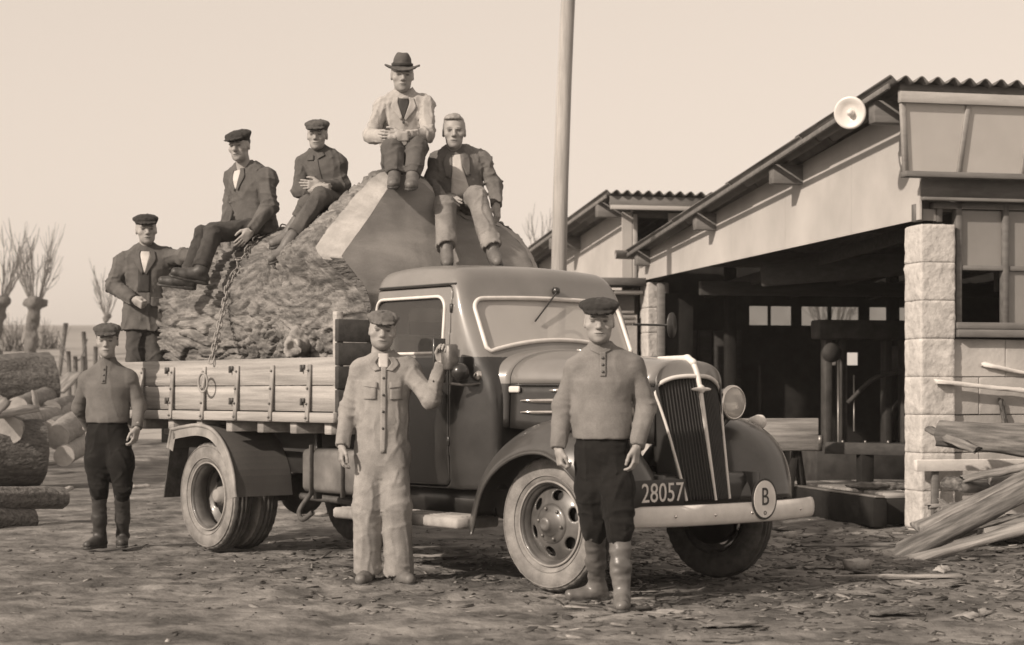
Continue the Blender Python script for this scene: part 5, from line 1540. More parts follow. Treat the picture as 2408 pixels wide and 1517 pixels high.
# chain over the log, ring hooked on the side
from_top = []
ang = np.linspace(math.radians(190), math.radians(60), 60)
bv = BVHTree.FromPolygons([Vector(v) for v in LV.reshape(-1, 3)], grid(LV, close_v=True)[1])
def surf(x, a, off_=.02):
    c = Vector((x, .02, 1.82)); d = Vector((0, math.cos(a), math.sin(a)))
    h = bv.ray_cast(c + d * 2.0, -d, 3.0)
    p = h[0] if h[0] is not None else c + d * .65
    return np.array(p) + np.array(d) * off_
hk0 = np.array((-3.72, -.975, 1.50)); tg = surf(-3.92, math.radians(158))
path = [np.array((-3.72, -.985, 1.47))] + [hk0 + (tg - hk0) * u for u in np.linspace(0, 1, 14)]
for q_ in range(2, 15):
    p_ = path[q_]; a_ = math.atan2(p_[2] - 1.82, p_[1] - .02); sp_ = surf(p_[0], a_)
    if np.hypot(sp_[1] - .02, sp_[2] - 1.82) > np.hypot(p_[1] - .02, p_[2] - 1.82): path[q_] = sp_
for k, a in enumerate(np.linspace(155, 62, 32)): path.append(surf(-3.92 - .08 * k / 31, math.radians(a)))
path = np.array(path); seg = np.linalg.norm(np.diff(path, axis=0), axis=1); cum = np.concatenate([[0], np.cumsum(seg)])
chain = root('chain', 'iron chain strapped over the trunk and hooked to the bed side', 'chain', tuple(tw(-3.72, -.985, 1.35)), TA)
LK = .052
def link_mesh():
    P_ = [(.024 * (1 if math.cos(q) > 0 else -1) * (1 if abs(math.cos(q)) > 1e-6 else 0) * .9 + .016 * math.cos(q), .019 * math.sin(q), 0) for q in np.linspace(0, 2 * math.pi, 16, endpoint=False)]
    return mesh('link', *tube(P_, .0060, 5, closed=True))
lm = link_mesh(); lm.materials.append(MATS['dusty_metal'])
coff = np.array((-3.72, -.985, 1.35))
for k in range(int(cum[-1] / LK)):
    u = (k + .5) * LK; p = np.array([np.interp(u, cum, path[:, i]) for i in range(3)]); p2 = np.array([np.interp(u + .01, cum, path[:, i]) for i in range(3)])
    d = norm(p2 - p); o = bpy.data.objects.new('link', lm); COL.objects.link(o); o.parent = chain
    o.location = p - coff
    q = Vector(d).to_track_quat('X', 'Z'); o.rotation_mode = 'QUATERNION'; q2 = q @ Matrix.Rotation(math.radians(90 * (k % 2) + 20), 4, 'X').to_quaternion(); o.rotation_quaternion = q2
obj('hook', tube(catmull([(-3.72, -.985, 1.49), (-3.72, -1.0, 1.45), (-3.73, -1.0, 1.40), (-3.74, -1.01, 1.375)], 10), .010, 8)[0:2], 'iron', chain)
bpy.data.objects[chain.children[-1].name].location = -coff
rg = obj('ring', xf(tube([(.066 * math.cos(q), 0, .072 * math.sin(q)) for q in np.linspace(0, 6.283, 28, endpoint=False)], .009, 8, closed=True), None, np.array((-3.76, -1.03, 1.315)) - coff), 'dusty_metal', chain)

# ------------------------------------------------------------------ people
def head_mesh(jaw=1.0, nose=1.0, age=0.0, brow=1.0):
    s = Sdf((-.11, -.16, -.235), (.11, .16, .15), .0042)
    s.ell((0, -.015, .03), (.076, .098, .090), .02)
    s.ell((0, .028, -.035), (.061 * jaw, .064, .082), .03)
    s.ell((0, .042, -.082), (.046 * jaw, .044, .034), .03)
    s.cone((-.034, .083, .022), (.034, .083, .022), .012, .012, .012)
    for x in (-1, 1):
        s.ell((x * .046 * jaw, .058, -.020), (.022, .024, .022), .02)
        s.ell((x * .031, .106, .004), (.020, .022, .013), .010, mode='sub')
        s.ell((x * .031, .074, .002), (.0145, .014, .0120), .004)
        s.cone((x * .018, .092, .018), (x * .047, .082, .020), .007 * brow, .006 * brow, .006)
        s.ell((x * .0715, -.016, -.006), (.010, .018, .030), .006, rotm('Z', -x * 18))
        s.ell((x * .082, -.008, -.004), (.005, .010, .015), .005, rotm('Z', -x * 18), mode='sub')
        s.ell((x * .012, .100, -.034), (.009, .010, .008), .006)
    s.cone((0, .090, .014), (0, .113 + .004 * nose, -.028), .008, .0125 * nose, .010)
    s.ell((0, .088, -.062), (.024, .014, .0062), .006)
    s.ell((0, .086, -.073), (.021, .013, .0068), .006)
    s.op(lambda P: np.maximum(np.maximum(np.abs(P[..., 2] + .0672) - .0016, np.abs(P[..., 0]) - .022), -P[..., 1] + .088), (-.03, .08, -.075), (.03, .11, -.06), .003, 'sub')
    s.ell((0, .074, -.100), (.021 * jaw, .018, .016), .02)
    s.cone((0, -.028, -.05), (0, -.042, -.215), .050, .060, .018, (0, 1, 0), .98)
    V, F = s.mesh()
    t = np.ones(len(V)); x, y, z = V[:, 0], V[:, 1], V[:, 2]; ax = np.abs(x)
    def blob(cx, cy, cz, rx, ry, rz): return np.clip(1.25 - np.sqrt(((ax - cx) / rx) ** 2 + ((y - cy) / ry) ** 2 + ((z - cz) / rz) ** 2), 0, 1)
    t *= 1 - .72 * np.clip(3 * blob(.032, .090, .003, .0125, .02, .0055), 0, 1)      # eye opening
    t *= 1 - .10 * blob(.032, .085, .002, .022, .03, .016)  # eye socket darkened, shade put into the skin tone
    t *= 1 - .55 * np.clip(2 * blob(.033, .093, .0245, .019, .02, .005), 0, 1)      # brow hair
    t *= 1 - .28 * np.clip(2 * blob(0, .095, -.067, .024, .02, .010), 0, 1)         # lips
    t *= 1 - (.10 + .18 * age) * smooth01((-.045 - z) / .03) * smooth01((y - .0) / .05)   # shaved chin
    t *= 1 - .25 * np.clip(2 * blob(.010, .106, -.040, .006, .012, .004), 0, 1)
    return V, F, t

def hand_mesh(curl, thumb=0.0, spread=1.0):
    s = Sdf((-.13, -.06, -.12), (.21, .11, .06), .0042)
    s.rbox((.052, .0, 0), (.046, .037, .0125), .012, .01); s.ell((.035, .026, -.008), (.03, .016, .014), .015)
    s.cone((.02, 0, 0), (-.035, 0, 0), .0265, .027, .02, (0, 0, 1), .8)
    for k, (y, L) in enumerate(((.030, .070), (.0105, .079), (-.0095, .073), (-.0285, .057))):
        p = np.array((.092 - .004 * abs(k - 1.2), y, 0.0)); a = 0.0; sp = (1.2 - k) * .05 * spread
        rr = (.0095, .0098, .0092, .0080)[k]
        for j, (f, c) in enumerate(((.45, curl[0]), (.31, curl[1]), (.24, curl[2]))):
            a += math.radians(c + 3 * k); d = np.array((math.cos(a), sp * math.cos(a), -math.sin(a)))
            q = p + d * L * f * (1.0 if j else 1.05); s.cone(p, q, rr, rr * .93, .004); rr *= .93; p = q
    t0 = np.array((.018, .030, -.006)); t1 = np.array((.052, .058 - .02 * thumb, -.016 - .012 * thumb)); t2 = np.array((.083, .066 - .045 * thumb, -.022 - .02 * thumb)); t3 = np.array((.105, .066 - .06 * thumb, -.028 - .022 * thumb))
    s.cone(t0, t1, .0145, .0118, .012); s.cone(t1, t2, .0112, .0102, .004); s.cone(t2, t3, .0100, .0085, .004)
    return s.mesh()
HANDS = {'relaxed': hand_mesh((22, 32, 22), .25), 'fist': hand_mesh((72, 88, 55), .9), 'flat': hand_mesh((8, 10, 6), .1), 'grip': hand_mesh((48, 60, 35), .5)}

def flat_cap(puff=1.0, tilt=0.0, fl=0.0):
    s = Sdf((-.15, -.19, -.02), (.15, .21, .19), .0055)
    s.ell((0, -.012, .062), (.084, .106, .045), .02)
    s.ell((0, -.004, .094), (.106 * puff, .122 * puff, .038), .03, rotm('X', -11 - tilt))
    M = rotm('X', -14 - fl); 
    s.ell((0, .104, .056), (.078, .066, .0095), .006, M)
    s.cut((0, 0, .018), (0, 0, -1), .006)
    s.rough(lambda P: .004 * fbm(P * 28, 3) + .004 * noise(P * np.array((60, 12, 12))))
    V, F = s.mesh()
    return V, F
def fedora():
    s = Sdf((-.17, -.20, 0), (.17, .20, .24), .0055)
    s.cone((0, -.012, .06), (0, -.012, .104), .090, .078, .02, (1, 0, 0), .86)
    s.ell((0, -.005, .190), (.030, .10, .020), .02, mode='sub')
    for x in (-1, 1): s.ell((x * .082, .060, .175), (.03, .04, .04), .03, mode='sub')
    def brim(P):
        z = P[..., 2] - 1.3 * P[..., 0] ** 2 + .25 * np.clip(P[..., 1] - .05, 0, 1) - .055
        r = np.hypot(P[..., 0] / .132, (P[..., 1] + .008) / .155)
        return np.maximum(np.abs(z) - .006, (r - 1) * .14)
    s.op(brim, (-.15, -.19, .02), (.15, .19, .16), .012)
    s.rough(lambda P: .003 * fbm(P * 20, 2))
    return s.mesh()
def hair_mesh(seed=0, top=.012, capped=False):
    s = Sdf((-.11, -.15, -.10), (.11, .14, .17), .005)
    s.ell((0, -.022, .040), (.081, .101, .092 + top * .5), .01)
    s.ell((.012, .026, .088 + top), (.060, .060, .026), .03)
    def face(P): return np.maximum(-(P[..., 1] - .052 + .55 * np.clip(P[..., 2] - .055, -1, .08)), P[..., 2] - .085)
    s.op(face, (-.11, -.15, -.10), (.11, .14, .17), .008, 'sub')
    if capped: s.cut((0, -.02, -.005), (0, .35, -1), .008); s.cut((0, .03, 0), (0, 1, 0), .01)
    else: s.cut((0, -.04, -.03), (0, .45, -1), .01)
    for x in (-1, 1): s.ell((x * .088, .015, -.03), (.026, .06, .048), .008, mode='sub')
    s.rough(lambda P: .004 * noise(P * np.array((70, 14, 40))) + .002 * noise(P * 40))
    return s.mesh()

def frame_from(f, up=(0, 0, 1)):
    f = norm(f); r = norm(np.cross(f, up)); u = np.cross(r, f); return np.stack([r, f, u], 1)

def person(label, J, st):
    J = {k: np.asarray(v, float) for k, v in J.items()}
    pel = (J['hpL'] + J['hpR']) / 2; U = norm(J['neck'] - pel); R = J['shR'] - J['shL']; R = norm(R - U * (R @ U)); Fw = np.cross(U, R)
    feet = [J['anL'], J['anR']]; base = np.array((pel[0], pel[1], min(feet[0][2], feet[1][2]) - .085))
    if st.get('seat'): base = np.array((pel[0], pel[1], pel[2] - .12))
    rt = root('person', label, 'person', tuple(base))
    lo = np.min(list(J.values()), 0) - .30; hi = np.max(list(J.values()), 0) + .30
    T = J['neck'] - pel; P1, P2 = pel + T * .36, pel + T * .70
    seed = st['seed']
    def torso(s, i, k=.05, low=0.0, w=1.0):
        f = .70
        s.cone(pel - U * low, P1, (.158 + i) * w, (.153 + i) * w, k, Fw, f + .04); s.cone(P1, P2, (.153 + i) * w, (.161 + i) * w, k, Fw, f)
        s.cone(P2, J['neck'] - U * .055, (.160 + i) * w, .085 + i, k, Fw, f)
        for q in ('shL', 'shR'):
            d = J[q] - J['neck']
            s.cone(J['neck'] - U * .01, J[q] - d * .06, .055 + i * .6, .060 + i, .05)
            s.cone(P2 + d * .25, J[q] - U * .03, .10 + i, .060 + i, .05, Fw, .85)
    def arm(s, q, i, k=.035, ends=(.056, .047, .039)):
        s.cone(J['sh' + q], J['el' + q], ends[0] + i, ends[1] + i * .9, k); s.cone(J['el' + q], J['wr' + q], ends[1] + i * .9, ends[2] + i * .7, k)
    def wr_cut(s, q):
        d = norm(J['wr' + q] - J['el' + q]); s.cut(J['wr' + q], d, .004, (J['wr' + q] + d * .07, .085))
    def folds(amp, sc=1.0):
        o = np.array((seed * 3.1, seed * 1.7, seed * 5.3))
        segs = [(J['neck'], pel, .55, .0)]
        for q in 'LR':
            segs += [(J['sh' + q], J['el' + q], 1, 0), (J['el' + q], J['wr' + q], 1, 0), (J['hp' + q], J['kn' + q], 1, 0), (J['kn' + q], J['an' + q], 1, 0)]
        def fn(P):
            w = np.stack([noise(P * 4 + o), noise(P * 4 + o + 9), noise(P * 4 + o + 19)], 1) * .05
            best = np.full(len(P), 9.); ax = np.zeros((len(P), 3)); wt = np.zeros(len(P)); e = np.zeros(len(P))
            for k, (a, b, g, _) in enumerate(segs):
                ba = b - a; t = np.clip((P - a) @ ba / (ba @ ba), 0, 1); d = np.linalg.norm(P - a - t[:, None] * ba, axis=1) - (.10 if k == 0 else 0)
                m = d < best; best[m] = d[m]; ax[m] = norm(ba); wt[m] = g
            for q in ('elL', 'elR', 'knL', 'knR', 'anL', 'anR', 'hpL', 'hpR', 'shL', 'shR'):
                e = np.maximum(e, (.6 if q[:2] in ('sh', 'hp') else 1) * np.exp(-(np.linalg.norm(P - J[q], axis=1) / .14) ** 2))
            Q = P + w; al = (Q * ax).sum(1)[:, None] * ax; ac = Q - al
            f1 = np.clip(1 - np.abs(noise(ac * 5 * sc + al * 11 * sc + o)) * 4.2, 0, 1) ** 1.4
            f2 = np.clip(1 - np.abs(noise(ac * 9 * sc + al * 2.2 * sc + o * 2)) * 4.2, 0, 1) ** 1.4
            return amp * ((.10 + 1.0 * e) * f1 + .80 * f2 * (1 - .6 * e) + .30 * noise(P * 6 + o) - .3)
        return fn
    # ---- body: hidden trunk and limbs, head, hands in one mesh
    sb = Sdf(lo, hi, .017)
    torso(sb, -.022); sb.cone(J['neck'] - U * .05, J['neck'] + U * .03, .065, .055, .03)
    for q in 'LR':
        arm(sb, q, -.014); sb.cone(J['hp' + q], J['kn' + q], .072, .040, .04); sb.cone(J['kn' + q], J['an' + q], .040, .034, .03)
    Vb, Fb = sb.mesh()
    parts = [(Vb, Fb)]; tones = [np.ones(len(Vb))]
    Hf = frame_from(st['face']); hs_ = st.get('hs', 1.0)
    Hf = Hf @ rotm('Y', st.get('roll', 0))
    Vh, Fh, th_ = head_mesh(st.get('jaw', 1), st.get('nose', 1), st.get('age', 0))
    Vh = (Vh * hs_ * (st.get('wide', 1.08), 1, 1)) @ Hf.T + J['head']; parts.append((Vh, Fh)); tones.append(th_)
    for q in 'LR':
        pose, fd, td = st['hand' + q]
        x = norm(fd); y = np.asarray(td, float); y = norm(y - x * (x @ y)); z = np.cross(x, y) * (1 if q == 'R' else -1)
        V, F = HANDS[pose]; M = np.stack([x, y, z], 1); W = (V * st.get('hand_s', 1.0)) @ M.T + J['wr' + q]
        if q == 'L': F = F[:, ::-1]
        parts.append((W, F)); tones.append(np.full(len(W), st.get('hand_tone', .95)))
    V, n, Fs = [], 0, []
    for v, f in parts: V.append(v); Fs.append(np.asarray(f) + n); n += len(v)
    body = obj('body', (np.concatenate(V), np.concatenate(Fs)), 'skin', rt, world=True)
    a_ = body.data.color_attributes.new('tone', 'FLOAT_COLOR', 'POINT'); c = np.ones((n, 4), np.float32); c[:, :3] = (np.concatenate(tones) * st.get('skin', 1.0))[:, None]; a_.data.foreach_set('color', c.ravel())
    # ---- trousers
    i = st.get('leg_i', .0); sole = {}
    def legs(s, i, k=.035):
        s.cone(pel + U * st.get('rise', .08), pel - U * .02, .150 + i, .158 + i, .05, Fw, .74)
        for q in 'LR':
            h, kn, an = J['hp' + q], J['kn' + q], J['an' + q]; e = st.get('leg', (.092, .070, .058))
            if st.get('breeches'):
                mid = h + (kn - h) * .55; s.cone(h, mid, e[0] + i, e[0] + .012 + i, k); s.cone(mid, kn + (an - kn) * .10, e[0] + .012 + i, e[1] + i, k)
                s.cone(kn + (an - kn) * .10, kn + (an - kn) * .22, e[1] + i, e[1] - .006 + i, .02)
            else:
                end = an + norm(an - kn) * st.get('cuff', .0)
                s.cone(h, kn, e[0] + i, e[1] + i, k); s.cone(kn, end, e[1] + i, e[2] + i, k)
                s.cut(end, norm(an - kn), .004, (end + norm(an - kn) * .08, .10))
    top_done = False
    if st.get('coverall'):
        s = Sdf(lo, hi, .0085); legs(s, i); torso(s, .014, low=.03)
        for q in 'LR': arm(s, q, .012)
        s.cone(J['neck'] - U * .045, J['neck'] + U * .012, .086, .074, .02)
        for q in 'LR': wr_cut(s, q)
        s.rough(folds(.010)); s.cone(J['neck'], J['neck'] + U * .2, .058, .060, .006, mode='sub')
        top = obj('coverall', s.mesh(), st['top_m'], rt, world=True); top_done = True
    else:
        s = Sdf(lo, hi, .0085); legs(s, i); s.rough(folds(st.get('leg_fold', .014)))
        obj('trousers', s.mesh(), st['leg_m'], rt, world=True)
    # ---- upper garment
    if not top_done:
        ti = st.get('top_i', .016); s = Sdf(lo, hi, .0085); torso(s, ti, low=st.get('low', .02), w=st.get('girth', 1.0))
        if st.get('skirt'):
            L = st['skirt']; s.cone(pel, pel - U * L, .168 + ti, .176 + ti, .05, Fw, .78); s.cut(pel - U * L, -U, .005, (pel - U * (L + .2), .33))
        else:
            hm = pel - U * st.get('hem', .03); s.cut(hm, -U, .010, (hm - U * .2, .27))
        s2 = Sdf(lo, hi, .0085)
        for q in 'LR': arm(s2, q, st.get('arm_i', .010))
        for q in 'LR': wr_cut(s2, q)
        k_ = st.get('arm_k', .008); h_ = np.clip(.5 + .5 * (s.d - s2.d) / k_, 0, 1); s.d = s.d + (s2.d - s.d) * h_ - k_ * h_ * (1 - h_)
        if st.get('rib'): hm = pel - U * st['hem']; s.cone(hm + U * .02, hm + U * .035, .152 + ti, .152 + ti, .015, Fw, .78); s.cut(hm, -U, .006, (hm - U * .2, .27))
        col_h = st.get('collar', .02); s.cone(J['neck'] - U * .05, J['neck'] + U * col_h, .086, .070, .02)
        s.rough(folds(st.get('fold', .009))); s.cone(J['neck'], J['neck'] + U * .25, .0585, .062, .006, mode='sub')
        top = obj(st.get('top_n', 'jacket'), s.mesh(), st['top_m'], rt, world=True)
    bvh = BVHTree.FromPolygons([Vector(v.co) for v in top.data.vertices], [p.vertices[:] for p in top.data.polygons])
    nl = to_local(J['neck'][None], rt)[0]
    def on_front(r, u, off):
        o = nl + R * r + U * u; h = bvh.ray_cast(Vector(o + Fw * .6), Vector(-Fw), 1.2)
        return np.array(h[0]) + Fw * off if h[0] is not None else o + Fw * .1
    def strip(name, A, B, m, off=.004, nn=14, mm=6):
        A, B = np.asarray(A, float), np.asarray(B, float)
        tA = np.linspace(0, 1, len(A)); tB = np.linspace(0, 1, len(B)); u = np.linspace(0, 1, nn)
        a = np.stack([np.interp(u, tA, A[:, k]) for k in (0, 1)], 1); b = np.stack([np.interp(u, tB, B[:, k]) for k in (0, 1)], 1)
        G = np.array([[on_front(*(a[x_] + (b[x_] - a[x_]) * y_), off) for y_ in np.linspace(0, 1, mm)] for x_ in range(nn)])
        for _ in range(2): G[1:-1] = (G[:-2] + 2 * G[1:-1] + G[2:]) / 4
        o = obj(name, grid(G), m, rt); solid(o, .007); return o
    def button(r, u, m='button', rad=.009):
        p = on_front(r, u, .010); x = Fw; y = R; z = U
        obj('button', xf(lathe([(0, .004), (rad * .7, .004), (rad, 0), (rad, -.006)], 10, 'Y'), np.stack([R, Fw, U], 1), p), m, rt)
    for it in st.get('strips', ()): strip(*it)
    for it in st.get('buttons', ()): button(*it)
    # ---- footwear
    for q in 'LR':
        an, kn = J['an' + q], J['kn' + q]; td = norm(st['toe' + q]); up = norm(st.get('up' + q, (0, 0, 1))); up = norm(up - td * (up @ td)); sd_ = np.cross(td, up)
        fs = st.get('foot_s', 1.0)
        lo2 = np.minimum(an, kn) - .30; hi2 = np.maximum(an, kn) + .30; s = Sdf(lo2, hi2, .0085)
        heel, ball, toe = an - up * .050 * fs - td * .045 * fs, an - up * .052 * fs + td * .10 * fs, an - up * .050 * fs + td * .165 * fs
        s.cone(heel, ball, .038 * fs, .045 * fs, .02, up, .92); s.cone(ball, toe, .045 * fs, .036 * fs, .02, up, .95); s.cone(an - td * .02, an + td * .05 - up * .03, .046, .042, .03)
        if st.get('boot'):
            d = kn - an; s.cone(an, an + d * .35, .049, .058, .03); s.cone(an + d * .35, an + d * st['boot'], .058, .067 if st.get('boot_wide') is None else st['boot_wide'], .03)
            e = an + d * st['boot']; s.cut(e, norm(d), .005, (e + norm(d) * .08, .1))
            s.rough(lambda P: .007 * fbm(P * np.array((9, 9, 22)) + seed, 2))
        else:
            s.cone(an, an + norm(kn - an) * .08, .046, .048, .02)
        s.cut(an - up * .083 * fs, -up, .003)
        f_ = obj('boot' if st.get('boot') else 'shoe', s.mesh(), st['shoe_m'], rt, world=True)
        s = Sdf(an - .28, an + .28, .0075)
        def sole_fn(P):
            w_ = P - an; a_ = w_ @ td; b_ = w_ @ sd_; c_ = w_ @ up
            h = np.clip((a_ + .045 * fs) / (.21 * fs), 0, 1); rad = (.036 + .012 * np.sin(h * 2.4)) * fs
            return np.maximum(np.hypot(a_ - (-.045 * fs + .21 * fs * h), b_) - rad, np.abs(c_ + .079 * fs) - (.010 + .006 * (h < .25)))
        s.op(sole_fn, an - .25, an + .25); obj('sole', s.mesh(), 'leather', f_, world=False) if False else obj('sole', (to_local(s.mesh()[0], rt), s.mesh()[1]), 'leather', f_)
    # ---- headgear and hair
    def on_head(name, VF, m, parent=rt):
        V, F = VF; W = (V * hs_) @ Hf.T + J['head']; return obj(name, (to_local(W, rt), F), m, parent)
    if st.get('hair'): on_head('hair', hair_mesh(seed, .010 if not st.get('hat') else 0.0, bool(st.get('hat'))), st['hair'])
    if st.get('hat') == 'cap': on_head('flat_cap', flat_cap(st.get('puff', 1), st.get('tilt', 0)), st['hat_m'])
    if st.get('hat') == 'fedora':
        h = on_head('felt_hat', fedora(), 'felt')
        on_head('hat_band', xf(lathe([(.093, .066), (.0935, .09), (.089, .09), (.089, .066)], 36, 'Z', closed=True), np.diag((.87, 1, 1)), (0, -.012, 0)), 'felt_band', h)
    return rt, on_front

def V_lapels(m_shirt, m_lap, depth=.22, w=.055):
    out = [('shirt_front', [(-.035, -.02), (-.045, -.05), (-.004, -depth)], [(.035, -.02), (.045, -.05), (.004, -depth)], m_shirt, .003)]
    for s_ in (-1, 1):
        out.append(('lapel', [(s_ * .040, -.01), (s_ * .046, -.05), (s_ * .006, -depth)], [(s_ * .075, -.015), (s_ * (.046 + w), -.09), (s_ * .018, -depth - .015)], m_lap, .009))
    return out

# man in the light sweater, nearest the camera
person('man in light wool sweater, dark breeches and tall boots, nearest the camera', dict(
    head=at(1409, 757, 10.62), neck=at(1413, 824, 10.66), shR=at(1357, 866, 10.68), shL=at(1488, 862, 10.66),
    elR=at(1324, 957, 10.72), wrR=at(1313, 1056, 10.62), elL=at(1518, 957, 10.68), wrL=at(1497, 1052, 10.54),
    hpR=at(1388, 1066, 10.68), hpL=at(1444, 1066, 10.66), knR=at(1398, 1215, 10.66), knL=at(1456, 1220, 10.55), anR=at(1403, 1380, 10.9), anL=at(1462, 1397, 10.5)),
    dict(seed=1, face=(-.05, -1, -.03), hs=1.04, jaw=1.06, nose=1.1, age=.2, hat='cap', hat_m='cap_dark', puff=1.08, hair='hair_dark', top_n='sweater', top_m='sweater_light', top_i=.014, arm_i=.014, fold=.007, rib=True, hem=-.085, low=-.06, rise=.14,
         collar=.03, leg_m='breeches', breeches=True, leg=(.096, .080, .06), boot=.83, boot_wide=.066, shoe_m='rubber_boot', toeR=(-.96, -.28, 0), toeL=(-.05, -1, 0),
         handR=('grip', (.12, -.05, -1), (.3, -1, 0)), handL=('relaxed', (-.10, -.05, -1), (-.5, -1, 0)),
         strips=[('placket', [(-.030, -.01), (-.028, -.15)], [(.006, -.01), (.004, -.15)], 'sweater_light', .004), ('neck_band', [(-.06, .0), (0, -.028), (.06, .0)], [(-.064, .03), (0, .0), (.064, .03)], 'sweater_light', .004)],
         buttons=[(-.012, -.045), (-.012, -.085), (-.012, -.125)]))
# driver in pale coveralls
person('man in pale one-piece coveralls and grey cap, resting a hand on the truck', dict(
    head=at(899, 779, 12.06), neck=at(902, 842, 12.1), shR=at(850, 870, 12.1), shL=at(957, 866, 12.12),
    elR=at(818, 965, 12.14), wrR=at(804, 1050, 12.0), elL=at(1014, 940, 11.98), wrL=at(1038, 852, 11.92),
    hpR=at(874, 1064, 12.12), hpL=at(924, 1064, 12.12), knR=at(864, 1197, 12.06), knL=at(932, 1197, 12.04), anR=at(864, 1337, 12.1), anL=at(938, 1337, 12.06)),
    dict(seed=2, face=(.10, -1, -.02), jaw=1.12, nose=1.25, wide=1.12, age=.6, hat='cap', hat_m='cap_grey', puff=1.0, tilt=3, roll=-4, hair='hair_dark', coverall=True, top_m='coverall', leg=(.098, .090, .088), leg_i=.006, cuff=.012, foot_s=1.12, shoe_m='leather_mid',
         toeR=(-.15, -1, 0), toeL=(.45, -.9, 0), handR=('relaxed', (-.04, -.12, -1), (.3, -1, -.1)), handL=('grip', (.28, -.1, .95), (-.9, .1, .25)),
         strips=[('button_placket', [(-.02, -.05), (-.022, -.62)], [(.016, -.05), (.014, -.62)], 'coverall', .004, 22, 4),
                 ('breast_pocket', [(-.125, -.165), (-.125, -.27)], [(-.045, -.165), (-.045, -.27)], 'coverall', .004), ('breast_pocket', [(.045, -.165), (.045, -.27)], [(.125, -.165), (.125, -.27)], 'coverall', .004),
                 ('pocket_flap', [(-.13, -.155), (-.128, -.185)], [(-.04, -.155), (-.04, -.195)], 'coverall', .010), ('pocket_flap', [(.04, -.155), (.04, -.195)], [(.13, -.155), (.128, -.185)], 'coverall', .010),
                 ('collar', [(-.03, .005), (-.055, -.03), (-.018, -.075)], [(-.075, .005), (-.105, -.04), (-.06, -.085)], 'coverall', .010), ('collar', [(.03, .005), (.055, -.03), (.018, -.075)], [(.075, .005), (.105, -.04), (.06, -.085)], 'coverall', .010),
                 ('neck_cloth', [(-.035, .03), (-.03, -.06)], [(.035, .03), (.03, -.06)], 'shirt_white', .006)],
         buttons=[(-.002, -.13), (-.002, -.24), (-.002, -.35), (-.002, -.46)]))
# man standing at the left
person('man in grey buttoned sweater, dark breeches and black boots, standing left of the truck', dict(
    head=at(252, 803, 14.56), neck=at(253, 860, 14.6), shR=at(205, 893, 14.62), shL=at(304, 890, 14.6),
    elR=at(186, 958, 14.72), wrR=at(212, 1008, 14.86), elL=at(327, 952, 14.62), wrL=at(322, 1008, 14.48),
    hpR=at(232, 1028, 14.62), hpL=at(276, 1028, 14.6), knR=at(233, 1135, 14.5), knL=at(287, 1135, 14.48), anR=at(234, 1262, 14.63), anL=at(289, 1259, 14.72)),
    dict(seed=3, face=(.12, -1, -.02), hs=1.08, jaw=.94, nose=1.0, wide=1.02, age=.1, hat='cap', hat_m='cap_mid', puff=.96, hair='hair_dark', top_n='sweater', top_m='sweater_grey', top_i=.010, arm_i=.008, fold=.006, rib=True, hem=-.115, low=-.09, rise=.16, collar=.045,
         leg_m='breeches', breeches=True, leg=(.098, .072, .06), boot=.85, boot_wide=.062, shoe_m='leather', toeR=(-.35, -.95, 0), toeL=(.15, -1, 0),
         handR=('fist', (.9, .3, -.2), (0, 0, 1)), handL=('relaxed', (-.18, -.1, -1), (-.4, -1, 0)),
         strips=[('placket', [(-.016, .0), (-.016, -.14)], [(.016, .0), (.016, -.14)], 'sweater_grey', .004)], buttons=[(0, -.03), (0, -.075), (0, -.12)]))
# man standing on the bed
person('man in dark open jacket and cap standing on the bed, one arm along the log', dict(
    head=at(344, 541, 15.28), neck=at(346, 588, 15.34), shR=at(291, 618, 15.32), shL=at(392, 606, 15.34),
    elR=at(266, 672, 15.26), wrR=at(316, 706, 15.08), elL=at(432, 604, 15.16), wrL=at(486, 604, 15.02),
    hpR=at(322, 742, 15.34), hpL=at(364, 742, 15.34), knR=at(320, 850, 15.28), knL=at(368, 850, 15.30), anR=at(320, 942, 15.35), anL=at(368, 942, 15.36)),
    dict(seed=4, face=(.30, -1, -.03), age=.3, wide=1.12, hat='cap', hat_m='cap_dark', puff=1.0, roll=3, hair='hair_dark', top_m='jacket_mid', top_i=.026, arm_i=.016, fold=.017, skirt=.13, collar=.02,
         leg_m='trousers_dark', leg=(.096, .078, .068), shoe_m='leather', toeR=(-.2, -1, 0), toeL=(.2, -1, 0), cuff=.0,
         handR=('fist', (.75, -.4, -.45), (.2, -.5, .8)), handL=('flat', (.9, -.25, -.1), (0, -.4, .9)),
         strips=V_lapels('shirt_white', 'jacket_mid', .20, .05) + [('waistcoat_front', [(-.05, -.12), (-.05, -.36)], [(.05, -.12), (.05, -.36)], 'wool_dark', .002), ('side_pocket', [(-.16, -.40), (-.16, -.48)], [(-.06, -.40), (-.06, -.48)], 'jacket_mid', .008)]))
